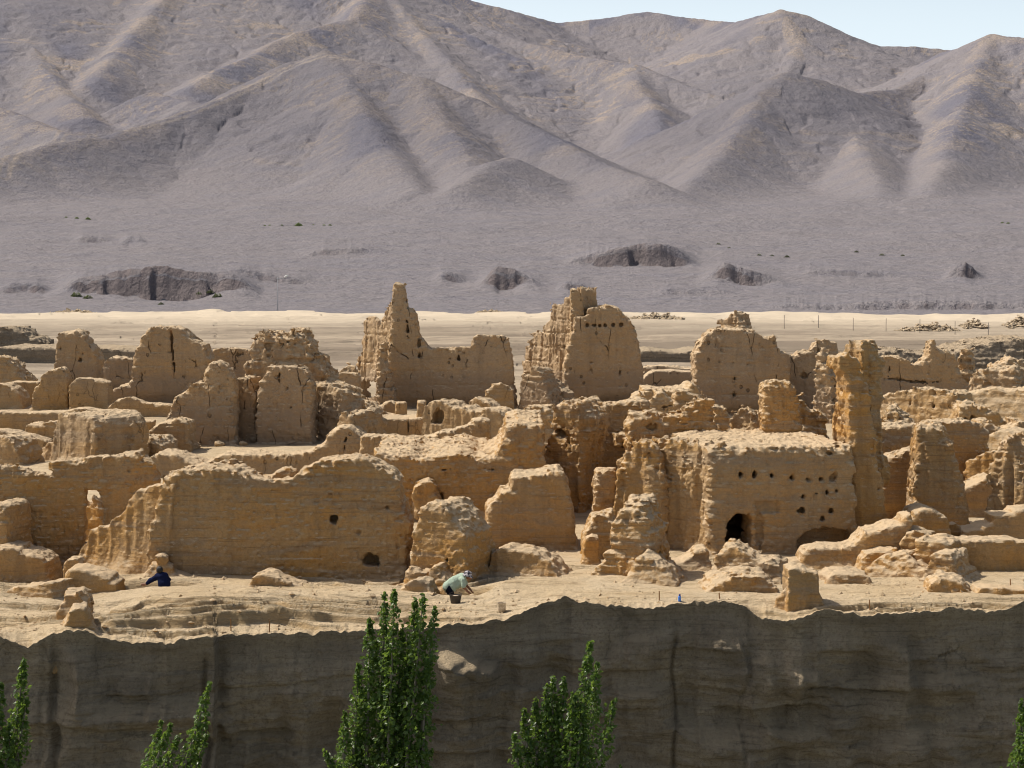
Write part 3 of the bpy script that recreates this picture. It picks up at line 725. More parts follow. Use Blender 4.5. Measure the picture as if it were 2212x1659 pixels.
ruin('mud_wall', 'low flat topped orange wall in the gap beside the holed tower', 'ruined wall', [
  S('A2', [(1125,1000),(1140,890),(1180,850),(1230,827),(1400,822),(1490,836),(1590,832),(1640,1000)], 140, 2.0, sty='wall', holes=[(1345,850,5,.3),(1372,850,5,.3),(1404,850,5,.3),(1434,852,5,.3)]),
  S('A2', [(1120,900),(1135,800),(1200,788),(1350,786),(1500,808),(1600,812),(1640,900)], 147, 2.5, sty='rubble')], M_TOWER)
ruin('ruined_tower', 'big dark pitted ruin crowned by a small pale chimney of brick', 'ruined tower', [
  S('A2', [(1755,560),(1765,392),(1830,386),(1850,350),(1872,316),(1900,322),(1920,352),(1926,392),(1956,422),(1966,452),(2000,560)], 116, 1.6, yaw=40, sty='towerl', part='brick_crown', zb=5),
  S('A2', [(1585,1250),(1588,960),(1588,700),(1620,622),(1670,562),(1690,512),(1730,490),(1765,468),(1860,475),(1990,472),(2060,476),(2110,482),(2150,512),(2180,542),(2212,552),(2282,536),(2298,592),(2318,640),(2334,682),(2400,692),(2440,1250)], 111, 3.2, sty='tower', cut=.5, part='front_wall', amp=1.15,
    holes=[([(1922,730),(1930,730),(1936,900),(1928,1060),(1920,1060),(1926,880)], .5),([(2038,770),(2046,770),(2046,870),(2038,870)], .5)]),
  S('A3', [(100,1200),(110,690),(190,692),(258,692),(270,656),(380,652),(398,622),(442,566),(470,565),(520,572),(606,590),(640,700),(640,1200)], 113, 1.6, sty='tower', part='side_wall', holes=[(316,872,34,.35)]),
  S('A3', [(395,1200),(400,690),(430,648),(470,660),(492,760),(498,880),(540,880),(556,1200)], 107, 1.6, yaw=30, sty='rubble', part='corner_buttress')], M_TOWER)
ruin('mud_wall', 'long cracked wall with an uneven crest and a little pinnacle, far right', 'ruined wall', [
  S('A3', [(845,1110),(850,905),(905,782),(960,708),(1050,696),(1140,706),(1220,732),(1270,770),(1310,770),(1400,712),(1412,582),(1442,563),(1464,592),(1470,652),(1570,646),(1620,682),(1660,762),(1680,900),(1750,962),(1790,1110)], 112, 1.8, sty='tower', cut=.25,
    holes=[([(900,893),(1160,893),(1120,900),(1380,925),(1600,905),(1590,915),(1380,940),(1100,912)], .4),([(1395,930),(1403,930),(1402,1060),(1394,1060)], .4),([(1060,780),(1068,780),(1048,890),(1040,890)], .4)])], M_TOWER)
ruin('earth_pillar', 'orange weathered pillar at the right end of the cracked wall', 'earth pillar', [
  S('A3', [(1645,960),(1655,692),(1700,650),(1746,662),(1776,782),(1762,880),(1720,960)], 114.5, 1.6, yaw=20, sty='rubble')], M_TOWER)
ruin('mud_wall', 'orange broken wall at the far right edge beside the grey bank', 'ruined wall', [
  S('A3', [(1960,1010),(1972,792),(2088,742),(2122,702),(2160,732),(2250,760),(2330,1010)], 104, 2, sty='tower')], M_TOWER)
ruin('rubble_block', 'lumpy pitted block of rubble standing above the lit slope, far right', 'ruined wall', [
  S('A3', [(1738,1040),(1748,920),(1772,862),(1800,832),(1900,812),(2000,802),(2080,793),(2112,832),(2140,902),(2160,1040)], 100, 2.4, yaw=30, sty='rubble')], M_TOWER)
# ---- middle distance, left
ruin('mud_wall', 'long low wall with a ragged straight top running in from the left edge', 'ruined wall', [
  S('A0', [(-160,1400),(-150,1190),(0,1184),(200,1195),(350,1190),(500,1183),(560,1180),(640,1160),(740,1154),(800,1170),(900,1172),(1000,1176),(1088,1182),(1104,1222),(1085,1252),(1180,1266),(1300,1272),(1292,1340),(1240,1410)], 99, 1.7)], M_MID)
ruin('boulder', 'cracked boulder pile in front of the long low left wall', 'boulder', [
  S('A0', [(195,1420),(228,1292),(280,1285),(350,1300),(372,1276),(470,1270),(494,1300),(500,1420)], 96, 1.6, sty='rock')], M_MID)
ruin('fluted_buttress', 'pale rain fluted buttress with a lit slope falling to the right, left middle', 'ruined wall', [
  S('A0', [(330,1720),(340,1495),(440,1450),(465,1325),(490,1258),(505,1203),(600,1204),(720,1211),(772,1240),(800,1310),(810,1720)], 84, 3, yaw=42, sty='flute', cut=0),
  S('A0', [(700,1700),(715,1225),(760,1208),(830,1215),(930,1262),(992,1342),(1002,1402),(1032,1442),(1100,1420),(1300,1420),(1362,1472),(1410,1700)], 86, 2.6, yaw=10, sty='rubble')], M_MID)
ruin('mud_wall', 'shadowed wall at the left edge beside the fluted buttress', 'ruined wall', [
  S('A0', [(-160,1700),(-150,1350),(0,1345),(120,1362),(160,1382),(250,1392),(392,1442),(400,1490),(345,1510),(336,1700)], 90, 1.6)], M_MID)
ruin('wall_stub', 'orange wall stub at the left edge in front of the shadowed wall', 'wall stub', [
  S('A0', [(-160,1700),(-150,1400),(0,1396),(60,1402),(110,1452),(150,1562),(168,1700)], 83, 1.8, yaw=25, sty='rubble')], M_MID)
ruin('wedge_block', 'wedge shaped block with a sloping rubble top left of the dark domed wall', 'ruined wall', [
  S('A0', [(1235,1560),(1248,1402),(1290,1342),(1360,1292),(1440,1272),(1520,1256),(1600,1276),(1616,1302),(1622,1442),(1646,1484),(1650,1560)], 89, 2.4, sty='rubble', cut=.2)], M_MID)
ruin('domed_wall', 'dark brown domed wall pitted with small holes, left of the twin tower', 'ruined wall', [
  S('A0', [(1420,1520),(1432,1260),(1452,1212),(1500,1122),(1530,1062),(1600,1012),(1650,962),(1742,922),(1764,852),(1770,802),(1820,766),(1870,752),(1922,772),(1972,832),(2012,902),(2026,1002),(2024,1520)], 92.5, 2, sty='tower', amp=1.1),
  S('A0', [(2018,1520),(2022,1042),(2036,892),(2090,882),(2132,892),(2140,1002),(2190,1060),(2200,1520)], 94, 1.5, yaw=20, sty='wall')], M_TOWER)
ruin('ruined_tower', 'crumbling twin tower with a flat cracked front and a honeycombed crown', 'ruined tower', [
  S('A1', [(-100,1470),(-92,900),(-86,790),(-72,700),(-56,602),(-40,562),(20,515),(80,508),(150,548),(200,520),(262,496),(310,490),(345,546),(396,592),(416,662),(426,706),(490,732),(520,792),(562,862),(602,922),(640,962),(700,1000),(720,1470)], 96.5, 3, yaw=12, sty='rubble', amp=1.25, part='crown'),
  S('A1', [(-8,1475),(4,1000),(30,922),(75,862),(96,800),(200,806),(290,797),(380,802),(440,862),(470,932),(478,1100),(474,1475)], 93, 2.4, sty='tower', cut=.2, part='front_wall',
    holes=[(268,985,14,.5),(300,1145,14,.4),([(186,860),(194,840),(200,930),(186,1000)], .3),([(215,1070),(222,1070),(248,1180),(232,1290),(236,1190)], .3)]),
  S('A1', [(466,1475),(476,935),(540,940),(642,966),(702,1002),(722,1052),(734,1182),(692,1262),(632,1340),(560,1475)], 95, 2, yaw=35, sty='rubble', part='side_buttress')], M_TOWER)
ruin('mud_wall', 'dark low wall between the twin tower and the pointed tower', 'ruined wall', [
  S('A1', [(530,1110),(540,832),(600,822),(672,816),(690,856),(780,850),(870,855),(892,882),(890,1110)], 112, 1.2, sty='tower'),
  S('A1', [(722,900),(726,850),(742,802),(790,782),(852,792),(852,900)], 115, 1.2, sty='rock', zb=.5)], M_TOWER)
ruin('rubble_slope', 'sloping rubble spilling right from the foot of the twin tower', 'rubble', [
  S('A1', [(700,1210),(716,1012),(780,1040),(832,1082),(900,1102),(962,1152),(1000,1210)], 99, 2, yaw=20, sty='rubble')], M_MID)
ruin('boulder', 'rounded boulder at the foot of the pointed tower', 'boulder', [
  S('A1', [(1010,1200),(1026,1160),(1080,1135),(1110,1102),(1160,1092),(1206,1112),(1210,1200)], 103, 1.4, sty='rock')], M_MID)
ruin('wall_stub', 'tiny flat topped stub right of the rounded boulder', 'wall stub', [
  S('A1', [(1196,1260),(1204,1106),(1290,1101),(1298,1260)], 100.5, .9)], M_MID)
ruin('mud_wall', 'low smooth orange wall with one dark vertical crack, centre', 'ruined wall', [
  S('A1', [(770,1440),(785,1225),(900,1236),(1100,1242),(1250,1250),(1440,1238),(1460,1440)], 97, 3.6, sty='wall', holes=[([(1310,1250),(1317,1250),(1318,1400),(1312,1400)], .6)]),
  S('A1', [(745,1300),(755,1180),(900,1166),(1050,1180),(1180,1202),(1290,1240),(1310,1300)], 101, 1.2, sty='rock', zb=.2)], M_MID)
ruin('fluted_wall', 'fluted wall with a deep scooped niche below its rounded crest', 'ruined wall', [
  S('A1', [(1425,1440),(1438,1250),(1452,1132),(1490,1102),(1560,1091),(1640,1112),(1690,1150),(1770,1150),(1832,1182),(1900,1171),(2000,1166),(2080,1182),(2114,1222),(2120,1440)], 94.5, 2.2, yaw=25, sty='flute', cut=0,
    holes=[([(1508,1280),(1516,1190),(1560,1150),(1610,1170),(1622,1230),(1600,1288),(1550,1294)], .7)])], M_MID)
ruin('wall_stub', 'narrow upright stub at the left end of the fluted niche wall', 'wall stub', [
  S('A1', [(1380,1230),(1388,1092),(1420,1084),(1458,1094),(1466,1230)], 98, .9, sty='wall')], M_MID)
ruin('wall_stub', 'sloping lit stub in front of the square cut end of the long wall', 'wall stub', [
  S('A1', [(1820,1230),(1826,1102),(1870,1060),(1932,1080),(2002,1112),(2066,1180),(2070,1230)], 108, 1.4, yaw=25, sty='rubble')], M_MID)
ruin('wall_stub', 'arched broken stub between the two tall central towers', 'wall stub', [
  S('A1', [(1975,1230),(1986,1002),(2040,952),(2110,936),(2182,962),(2216,1004),(2230,1230)], 112, 1.3, sty='rubble')], M_MID)
# ---- middle distance, centre and right
ruin('boulder', 'broken lump at the left foot of the lit saddle below the holed tower', 'boulder', [
  S('A2', [(1010,1170),(1022,1105),(1052,1048),(1100,1020),(1200,1015),(1244,1052),(1254,1170)], 101, 2, sty='rock')], M_MID)
ruin('boulder', 'mushroom shaped lump with a dark undercut in front of the lit saddle', 'boulder', [
  S('A2', [(1185,1260),(1198,1102),(1240,1052),(1250,1018),(1310,1004),(1350,1050),(1392,1112),(1402,1260)], 94, 1.8, sty='rock', holes=[([(1290,1150),(1330,1125),(1395,1120),(1350,1150),(1300,1165)], .4)])], M_MID)
ruin('earth_mound', 'smooth rounded mound right of the mushroom lump', 'earth mound', [
  S('A2', [(1390,1260),(1402,1082),(1430,1022),(1490,1003),(1542,1020),(1602,1060),(1642,1092),(1665,1260)], 97, 2.4, sty='rubble', amp=.8)], M_MID)
ruin('earth_mound', 'wide lit saddle of bare earth between the holed tower and the pitted ruin', 'earth mound', [
  S('A2', [(1120,1080),(1140,985),(1200,984),(1300,1000),(1400,996),(1500,986),(1560,942),(1600,962),(1660,1080)], 105, 4, sty='rubble', amp=.7)], M_MID)
ruin('boulder', 'small broken boulders left of the trunk shaped pier', 'boulder', [
  S('A2', [(-60,1400),(-40,1270),(30,1215),(90,1160),(200,1150),(300,1160),(330,1190),(340,1400)], 83, 2.2, yaw=15, sty='rock')], M_MID)
ruin('curved_wall', 'curved low wall with a lit rim around a sunken shaded court', 'ruined wall', [
  S('A1', [(880,1540),(900,1402),(1000,1396),(1150,1402),(1250,1420),(1430,1422),(1500,1392),(1600,1352),(1750,1332),(1832,1312),(1882,1262),(1942,1246),(2010,1272),(2020,1540)], 75, 1.6, sty='wall', cut=0)], M_MID)
ruin('terrace_block', 'broad earth terrace with a wavy lit rim and a tall brown face, centre', 'earth terrace', [
  S('A1', [(1000,2260),(1015,1542),(1070,1544),(1180,1558),(1300,1560),(1400,1602),(1470,1592),(1600,1560),(1750,1536),(1850,1560),(1902,1592),(1990,1580),(2060,1550),(2110,1502),(2150,1402),(2162,1332),(2260,1300),(2480,1310),(2500,2260)], 64, 8, sty='wall', cut=.05, bat=.10, amp=1.1,
    holes=[([(1585,1686),(1650,1674),(1715,1684),(1690,1694),(1620,1694)], .5),([(1990,1690),(2040,1675),(2090,1690),(2060,1698)], .5),([(1550,1890),(1600,1880),(1620,1960),(1590,1970)], .4)]),
  S('A1', [(1370,1900),(1385,1860),(1440,1802),(1500,1786),(1560,1840),(1610,1990),(1600,2000)], 63.4, 1.2, yaw=-8, sty='rubble', zb=.4)], M_NEAR)
ruin('mud_wall', 'tall wall with a dark oval hole right of the trunk shaped pier', 'ruined wall', [
  S('A2', [(540,2080),(560,1120),(640,1130),(720,1126),(850,1130),(950,1124),(1050,1096),(1130,1090),(1172,1106),(1196,1162),(1192,1400),(1200,2080)], 69.5, 2, sty='wall', cut=.25,
    holes=[([(715,1430),(722,1390),(745,1368),(780,1368),(796,1395),(790,1430),(760,1458),(730,1450)], .7),(945,1484,15,.3)]),
  S('A2', [(900,1400),(960,1380),(1000,1384),(1002,1430),(930,1440)], 68.7, 1.2, sty='rock', zb=2.4)], M_NEAR)
ruin('earth_pier', 'swollen trunk shaped pier with a square niche and a narrow slit', 'earth pier', [
  S('A2', [(225,2080),(255,1660),(300,1402),(320,1202),(350,1142),(420,1110),(500,1100),(560,1116),(622,1150),(682,1202),(696,1252),(690,1312),(652,1402),(622,1482),(602,1562),(590,2080)], 66.5, 2.4, yaw=22, sty='flute', amp=.9, cut=.1,
    holes=[([(345,1405),(350,1340),(420,1335),(428,1410)], .5),([(444,1510),(446,1400),(476,1395),(482,1500)], .6)])], M_NEAR)
ruin('earth_block', 'short upright block left of the large house ruin', 'earth block', [
  S('B2', [(718,600),(722,470),(730,262),(745,202),(820,195),(892,201),(900,600)], 62, 1.6, sty='rock')], M_NEAR)
ruin('wall_stub', 'leaning broken wall stub behind the house roof', 'wall stub', [
  S('A2', [(1750,1500),(1762,1172),(1830,1160),(1872,1180),(1902,1242),(1930,1500)], 72, 1.6, sty='rubble')], M_MID)
ruin('mud_wall', 'low wall strip between the leaning stub and the plain slab', 'ruined wall', [
  S('A2', [(2040,1500),(2060,1222),(2100,1240),(2180,1236),(2260,1260),(2270,1500)], 70, 1.5, sty='rubble')], M_MID)
ruin('rubble_stub', 'heap like stub with small rocks sitting on the house roof', 'wall stub', [
  S('A2', [(1808,1470),(1838,1322),(1880,1232),(1950,1186),(2002,1202),(2022,1222),(2060,1216),(2090,1292),(2132,1352),(2170,1470)], 63, 1.6, yaw=20, sty='rubble')], M_MID)
ruin('roof_wall', 'stepped block with a crumbling crest on the left of the house roof', 'ruined wall', [
  S('A2', [(1010,1500),(1024,1302),(1040,1216),(1150,1212),(1250,1220),(1280,1236),(1400,1226),(1460,1220),(1482,1182),(1540,1132),(1600,1096),(1690,1086),(1726,1112),(1756,1172),(1762,1500)], 61.5, 1.6, sty='rubble', amp=.85, cut=0,
    holes=[([(1140,1310),(1190,1295),(1245,1300),(1250,1340),(1160,1345)], .25)])], M_NEAR)
ruin('slab_pillar', 'plain smooth slab with a knobbly top standing on the house roof', 'earth pillar', [
  S('A3', [(-36,1500),(-30,1002),(-20,962),(30,926),(80,918),(132,936),(190,941),(230,972),(256,1022),(266,1092),(292,1152),(304,1500)], 61.5, 1.4, sty='wall', cut=0)], M_NEAR)
ruin('rubble_stub', 'orange rubble stub between the plain slab and the tall column', 'wall stub', [
  S('A3', [(255,1480),(262,1072),(300,1060),(330,1092),(322,1112),(362,1172),(440,1176),(476,1202),(500,1480)], 64.5, 1.5, sty='rubble')], M_NEAR)
ruin('house_ruin', 'large square house ruin with dark arched doorway, beam holes and tall column', 'house ruin', [
  S('A2', [(870,2180),(905,2000),(915,1880),(932,1642),(962,1562),(1002,1472),(1040,1432),(1160,1438),(1270,1452),(1450,1452),(1520,1474),(1640,1482),(1712,1494),(1730,1500),(1725,2560)], 56.2, .55, yaw=48, piv=1720, sty='flute', cut=0, amp=1.05, part='side_wall',
    holes=[([(1620,1530),(1690,1520),(1700,1590),(1640,1650),(1625,1600)], .35)]),
  S('A2', [(990,1600),(1002,1480),(1040,1432),(1160,1438),(1270,1452),(1450,1452),(1520,1474),(1640,1482),(1712,1494),(1740,1500),(1745,1700)], 56.5, 3.2, yaw=48, piv=1720, sty='wall', cut=0, zb=2.45, part='roof_edge'),
  S('A2', [(868,2200),(880,2040),(905,1800),(935,1610),(1002,1492),(1100,1448),(1190,1470),(1250,1560),(1275,1700),(1290,2200)], 57.6, 2.2, yaw=28, sty='flute', cut=0, part='eroded_corner'),
  S('A2', [(1690,2600),(1700,1510),(1760,1490),(1900,1482),(2100,1480),(2212,1488),(2500,1484),(2700,1486),(2960,1480),(2990,2600)], 56, 6.5, yaw=-6, piv=1720, sty='wall', cellar=9, cut=.02, bat=.05, part='front_wall', rnd=.25,
    holes=[([(1850,2310),(1853,2240),(1868,2150),(1910,2090),(1950,2071),(2048,2074),(2062,2110),(2066,2460),(1990,2520),(1860,2520)], 1.4), ([(1720,2640),(1720,2050),(2390,2050),(2390,2640)], 1.3, 13.5),
      (1982,1724,29,.5),(2095,1722,32,.5),(2247,1732,27,.5),(2418,1750,28,.5),(2555,1762,24,.5),(2668,1764,24,.4),(2775,1752,24,.25),(2515,1909,20,.4),(2633,1885,14,.4),(2720,1882,14,.4),(2808,1867,22,.25),(2507,2030,31,.5),(2760,2038,25,.4),(2678,2097,21,.3),(2757,1548,17,.2),
      ([(2105,2420),(2106,1958),(2300,1955),(2300,2050),(2160,2060),(2160,2420)], .16),
      ([(2440,2430),(2455,2300),(2505,2225),(2620,2192),(2760,2180),(2900,2190),(2985,2270),(2960,2350),(2700,2380),(2560,2430)], .75)]),
  S('A3', [(470,1600),(478,1445),(482,1212),(535,1082),(552,822),(570,692),(592,622),(640,589),(710,588),(742,622),(760,1000),(760,1600)], 58.0, 1.3, yaw=60, piv=735, sty='flute', cut=0, amp=.75, part='column_side', zb=2.2),
  S('A3', [(715,2330),(722,1480),(716,1002),(690,882),(642,802),(652,722),(722,691),(790,722),(832,802),(852,902),(872,1002),(882,1102),(908,1232),(934,1402),(964,1662),(1002,1852),(1022,2102),(1028,2330)], 57.0, 2.0, yaw=-4, sty='flute', amp=.55, cut=0, part='column'),
  S('A3', [(790,900),(800,740),(815,700),(850,690),(902,735),(918,762),(892,832),(872,900)], 60, 1.2, sty='rock', zb=4.6, part='column_head')], M_NEAR)
ruin('rubble_block', 'low ruin with two small slits on the lit slope, far right', 'ruined wall', [
  S('A3', [(1630,1320),(1640,1242),(1668,1172),(1720,1122),(1820,1111),(1832,1140),(1900,1151),(2002,1212),(2112,1292),(2120,1330)], 83, 2, sty='rubble', holes=[([(1705,1250),(1706,1215),(1722,1212),(1724,1250)], .5),([(1768,1248),(1770,1216),(1784,1214),(1786,1246)], .5)])], M_MID)
ruin('earth_slope', 'wide sunlit eroded slope below the pitted rubble block, far right', 'earth slope', [
  S('A3', [(1480,1300),(1560,1152),(1600,1062),(1700,1036),(1750,1020),(1800,1012),(1900,1002),(2000,1012),(2212,1002),(2420,1010),(2430,1300)], 94, 5, yaw=22, sty='rubble', bat=.5, cut=0, amp=.55)], M_MID)
ruin('lit_wall', 'sunlit curved wall scored by two long dark clefts, right', 'ruined wall', [
  S('A3', [(905,1300),(918,1112),(935,1072),(1002,1036),(1190,1000),(1222,980),(1400,1002),(1502,1002),(1592,1046),(1620,1300)], 88, 2.4, yaw=40, sty='rubble', bat=.15, amp=.65,
    holes=[([(1395,1010),(1405,1010),(1400,1180),(1382,1290),(1374,1290),(1390,1170)], .8),([(1215,1000),(1222,1000),(1195,1190),(1185,1190)], .3)])], M_MID)
ruin('earth_mound', 'tilted rock mound at the foot of the sunlit cleft wall', 'earth mound', [
  S('A3', [(935,1400),(950,1322),(966,1290),(1010,1242),(1012,1162),(1050,1154),(1132,1202),(1200,1252),(1232,1400)], 75, 1.8, yaw=20, sty='rock')], M_MID)
ruin('mud_wall', 'long brown wall with a pale curved top right of the tall column', 'ruined wall', [
  S('A3', [(935,2150),(940,1372),(972,1332),(1100,1296),(1230,1288),(1300,1300),(1420,1310),(1430,2150)], 66.5, 1.6)], M_NEAR)
ruin('mud_wall', 'curved brown wall behind the tall leaning pier, right', 'ruined wall', [
  S('A3', [(1390,1900),(1405,1302),(1420,1276),(1600,1265),(1750,1270),(1870,1300),(1916,1352),(1930,1900)], 70, 1.6)], M_NEAR)
ruin('earth_mound', 'small rounded mounds on the skyline of the right hand slope', 'earth mound', [
  S('A3', [(1865,1420),(1875,1290),(1960,1272),(2020,1320),(2060,1370),(2110,1330),(2180,1265),(2300,1290),(2310,1420)], 77, 2, sty='rock')], M_MID)
ruin('mud_wall', 'dark wall with a rising lit top edge left of the leaning pier', 'ruined wall', [
  S('B3', [(950,700),(960,84),(1000,70),(1040,76),(1150,40),(1280,8),(1330,0),(1335,700)], 63.5, 1.5, cut=.3)], M_NEAR)
ruin('leaning_pier', 'tall tapering pier with a narrow sunlit left side, right', 'earth pier', [
  S('A3', [(1226,2140),(1246,1900),(1270,1660),(1288,1452),(1300,1342),(1330,1312),(1400,1311),(1500,1322),(1546,1372),(1580,1442),(1612,1562),(1642,1662),(1662,1762),(1692,1832),(1712,1982),(1732,2082),(1738,2180)], 60.5, 2.2, yaw=10, sty='flute', amp=.75, cut=.1)], M_NEAR)
ruin('earth_slope', 'broad sunlit slope of loose earth behind the fluted right edge cliff', 'earth slope', [
  S('A3', [(1600,1700),(1618,1512),(1720,1452),(1850,1402),(1920,1366),(2000,1371),(2100,1390),(2130,1700)], 73, 4, yaw=30, sty='rubble', bat=.6, cut=0, amp=.55)], M_MID)
ruin('mud_wall', 'brown wall with a lit slanting top between the pier and the right edge', 'ruined wall', [
  S('B3', [(1670,700),(1690,352),(1780,302),(1900,241),(1960,230),(1970,700)], 65, 1.6)], M_NEAR)
ruin('wall_stub', 'small pale ribbed stub above the slanting wall, right', 'wall stub', [
  S('B3', [(1660,320),(1676,100),(1760,92),(1800,60),(1880,30),(1930,20),(1940,320)], 69, 1.6, yaw=35, sty='flute')], M_NEAR)
ruin('fluted_cliff', 'high rain fluted earth cliff at the right edge', 'earth cliff', [
  S('A3', [(1895,2220),(1912,1900),(1922,1702),(1940,1562),(1982,1442),(2060,1402),(2140,1391),(2300,1400),(2420,1420),(2430,2220)], 60.5, 2.6, yaw=38, sty='flute', cut=0, amp=1.2)], M_NEAR)
# ---- near row, left
ruin('rim_wall', 'long low rim of lit earth ending in a cracked hump, left of centre', 'ruined wall', [
  S('A1', [(-930,1900),(-922,1580),(-850,1545),(-700,1560),(-560,1620),(-480,1655),(-300,1560),(-100,1556),(0,1556),(200,1560),(400,1550),(500,1512),(560,1472),(612,1402),(660,1352),(720,1322),(800,1322),(872,1366),(932,1422),(992,1502),(1016,1562),(1040,1900)], 78, 2.6, sty='wall', cut=0, amp=1.2,
    holes=[([(770,1400),(778,1400),(768,1500),(742,1600),(736,1600),(760,1480)], .4)]),
  S('A1', [(585,1560),(602,1402),(640,1332),(662,1272),(702,1216),(740,1178),(802,1222),(818,1560)], 80, 3, yaw=30, sty='rubble')], M_MID)
ruin('doorway_wall', 'tall shaded wall with a rectangular doorway opening, left', 'ruined wall', [
  S('B0', [(-160,1130),(-150,160),(0,155),(130,150),(182,180),(262,196),(330,204),(398,238),(440,225),(472,205),(430,170),(420,130),(500,110),(640,100),(800,75),(1000,50),(1180,25),(1222,30),(1300,92),(1332,150),(1352,210),(1372,300),(1380,1130)], 54, .8, yaw=-9, piv=100, sty='wall', cut=.05, bat=.04,
    holes=[([(716,830),(724,700),(728,345),(852,343),(872,400),(892,450),(882,640),(872,830)], 4.),(125,590,34,.18)]),], M_NEAR)
ruin('rubble_block', 'bright weathered block seen through the doorway of the shaded wall', 'ruined wall', [
  S('B0', [(560,900),(580,560),(650,470),(730,440),(770,470),(800,420),(825,450),(850,520),(872,640),(890,900)], 59, 2, yaw=30, sty='rock')], M_NEAR)
ruin('earth_pillar', 'pale pillar cut by the left edge of the photo', 'earth pillar', [
  S('B0', [(-120,900),(-110,480),(-40,462),(10,470),(42,502),(55,700),(62,900)], 52.6, 1.5, yaw=15, sty='wall')], M_NEAR)
ruin('earth_block', 'low orange block with a rounded top at the left edge', 'earth block', [
  S('B0', [(-160,1130),(-150,860),(0,850),(140,855),(162,890),(262,906),(342,942),(386,982),(414,1130)], 51.6, 1.6, sty='wall')], M_NEAR)
ruin('boulder', 'small pale boulder between the orange block and the big near wall', 'boulder', [
  S('B0', [(530,1080),(538,1000),(580,965),(650,956),(682,990),(690,1080)], 51.2, .8, sty='rock', amp=.8)], M_NEAR)
ruin('great_wall_ruin', 'largest near wall, layered brown face with a small hole and a low cave', 'ruined wall', [
  S('B0', [(1265,1160),(1290,700),(1380,300),(1400,250),(1470,240),(1522,200),(1600,190),(1740,185),(1830,190),(2040,190),(2100,212),(2212,270),(2312,275),(2532,280),(2562,222),(2612,182),(2692,142),(2772,112),(2912,96),(3062,88),(3162,96),(3252,142),(3342,182),(3392,212),(3446,282),(3452,372),(3472,482),(3502,552),(3542,642),(3548,702),(3532,800),(3512,960),(3502,1040),(3530,1230)], 51.6, 2.0, sty='wall', bat=.06, cut=.1, amp=.95, part='front_wall',
    holes=[([(2846,620),(2850,588),(2866,572),(2876,558),(2886,574),(2910,590),(2908,612),(2885,636),(2860,632)], .6),
      ([(3118,1005),(3122,962),(3160,918),(3200,905),(3262,940),(3286,1000),(3270,1026),(3160,1024)], .8),(3334,505,11,.3),(3312,325,6,.2),(2852,402,18,.06),(3096,722,12,.12)]),
  S('B0', [(625,1090),(645,1040),(700,932),(740,802),(790,692),(850,671),(930,660),(962,620),(1002,572),(1050,532),(1080,442),(1110,392),(1160,352),(1240,322),(1390,310),(1430,300),(1420,700),(1400,1090)], 51.7, 2.2, yaw=36, piv=1300, sty='flute', cut=-.05, amp=.5, part='fluted_end')], M_NEAR)
ruin('earth_mound', 'small pointed mound peeping over the left top of the largest near wall', 'earth mound', [
  S('B0', [(1790,320),(1822,192),(1870,142),(1922,106),(1960,110),(2002,140),(2050,200),(2080,320)], 53.2, 1.2, sty='rubble', zb=2)], M_NEAR)
ruin('wall_stub', 'low stub peeping over the dip in the largest near wall', 'wall stub', [
  S('B1', [(60,340),(100,262),(182,200),(262,186),(322,190),(350,340)], 52.6, 1, sty='wall', zb=2)], M_NEAR)
ruin('rock_pile', 'pile of crumbled earth and a flat stone behind the seated worker', 'rubble', [
  S('B0', [(1240,1160),(1282,1040),(1302,985),(1350,985),(1340,925),(1380,915),(1440,945),(1430,985),(1470,1010),(1482,1080),(1560,1110),(1620,1180),(1630,1200)], 51.0, .6, sty='rubble', cut=0, amp=.7)], M_NEAR)
ruin('earth_mound', 'low rounded hump at the foot of the largest near wall', 'earth mound', [
  S('B1', [(-80,1240),(-40,1140),(0,1102),(40,1086),(90,1084),(152,1106),(232,1150),(332,1182),(460,1240)], 49.2, 1.2, sty='rubble', amp=.8)], M_NEAR)
ruin('earth_pier', 'rounded pier with a pale left side right of the largest near wall', 'earth pier', [
  S('B1', [(1270,1320),(1288,1080),(1302,952),(1322,802),(1342,722),(1372,582),(1386,512),(1430,471),(1500,462),(1582,476),(1632,542),(1682,602),(1742,682),(1782,752),(1802,852),(1814,952),(1810,1080),(1800,1320)], 50.5, 2.0, yaw=24, sty='wall', cut=.05, holes=[(1630,955,12,.2)]),
  S('B1', [(1462,1320),(1474,1052),(1510,1002),(1562,996),(1602,1080),(1642,1122),(1660,1320)], 49.75, .9, yaw=15, sty='wall', cut=0),
  S('B1', [(1220,1270),(1290,1080),(1330,1040),(1400,1032),(1460,1075),(1480,1270)], 50.0, .8, yaw=20, sty='rubble', cut=0)], M_NEAR)
ruin('boulder', 'lit rocks heaped left of the rounded pier base', 'boulder', [
  S('B1', [(1200,1300),(1260,1200),(1350,1150),(1420,1135),(1480,1160),(1490,1300)], 48.6, .8, yaw=10, sty='rock', amp=.8)], M_NEAR)
ruin('earth_block', 'isolated orange block with a pale layered cap, centre right', 'earth block', [
  S('B2', [(-238,900),(-232,545),(-205,505),(-130,440),(-100,385),(-20,362),(-5,260),(20,238),(200,242),(330,201),(400,197),(452,232),(490,342),(520,482),(548,652),(556,900)], 57, 2.6, sty='wall', amp=1.1)], M_NEAR)
ruin('boulder', 'sloping grey boulder left of the isolated orange block', 'boulder', [
  S('B1', [(1755,930),(1772,762),(1802,722),(1900,702),(1980,690),(2010,930)], 57.4, 1.4, yaw=15, sty='wall')], M_NEAR)
ruin('rock_ledge', 'upper flat rock slab of the stacked pair right of the rounded pier', 'rock ledge', [
  S('B1', [(1790,1000),(1802,900),(1850,888),(1950,890),(1985,925),(1990,1000)], 54, 1.4, sty='rock', amp=.7)], M_NEAR)
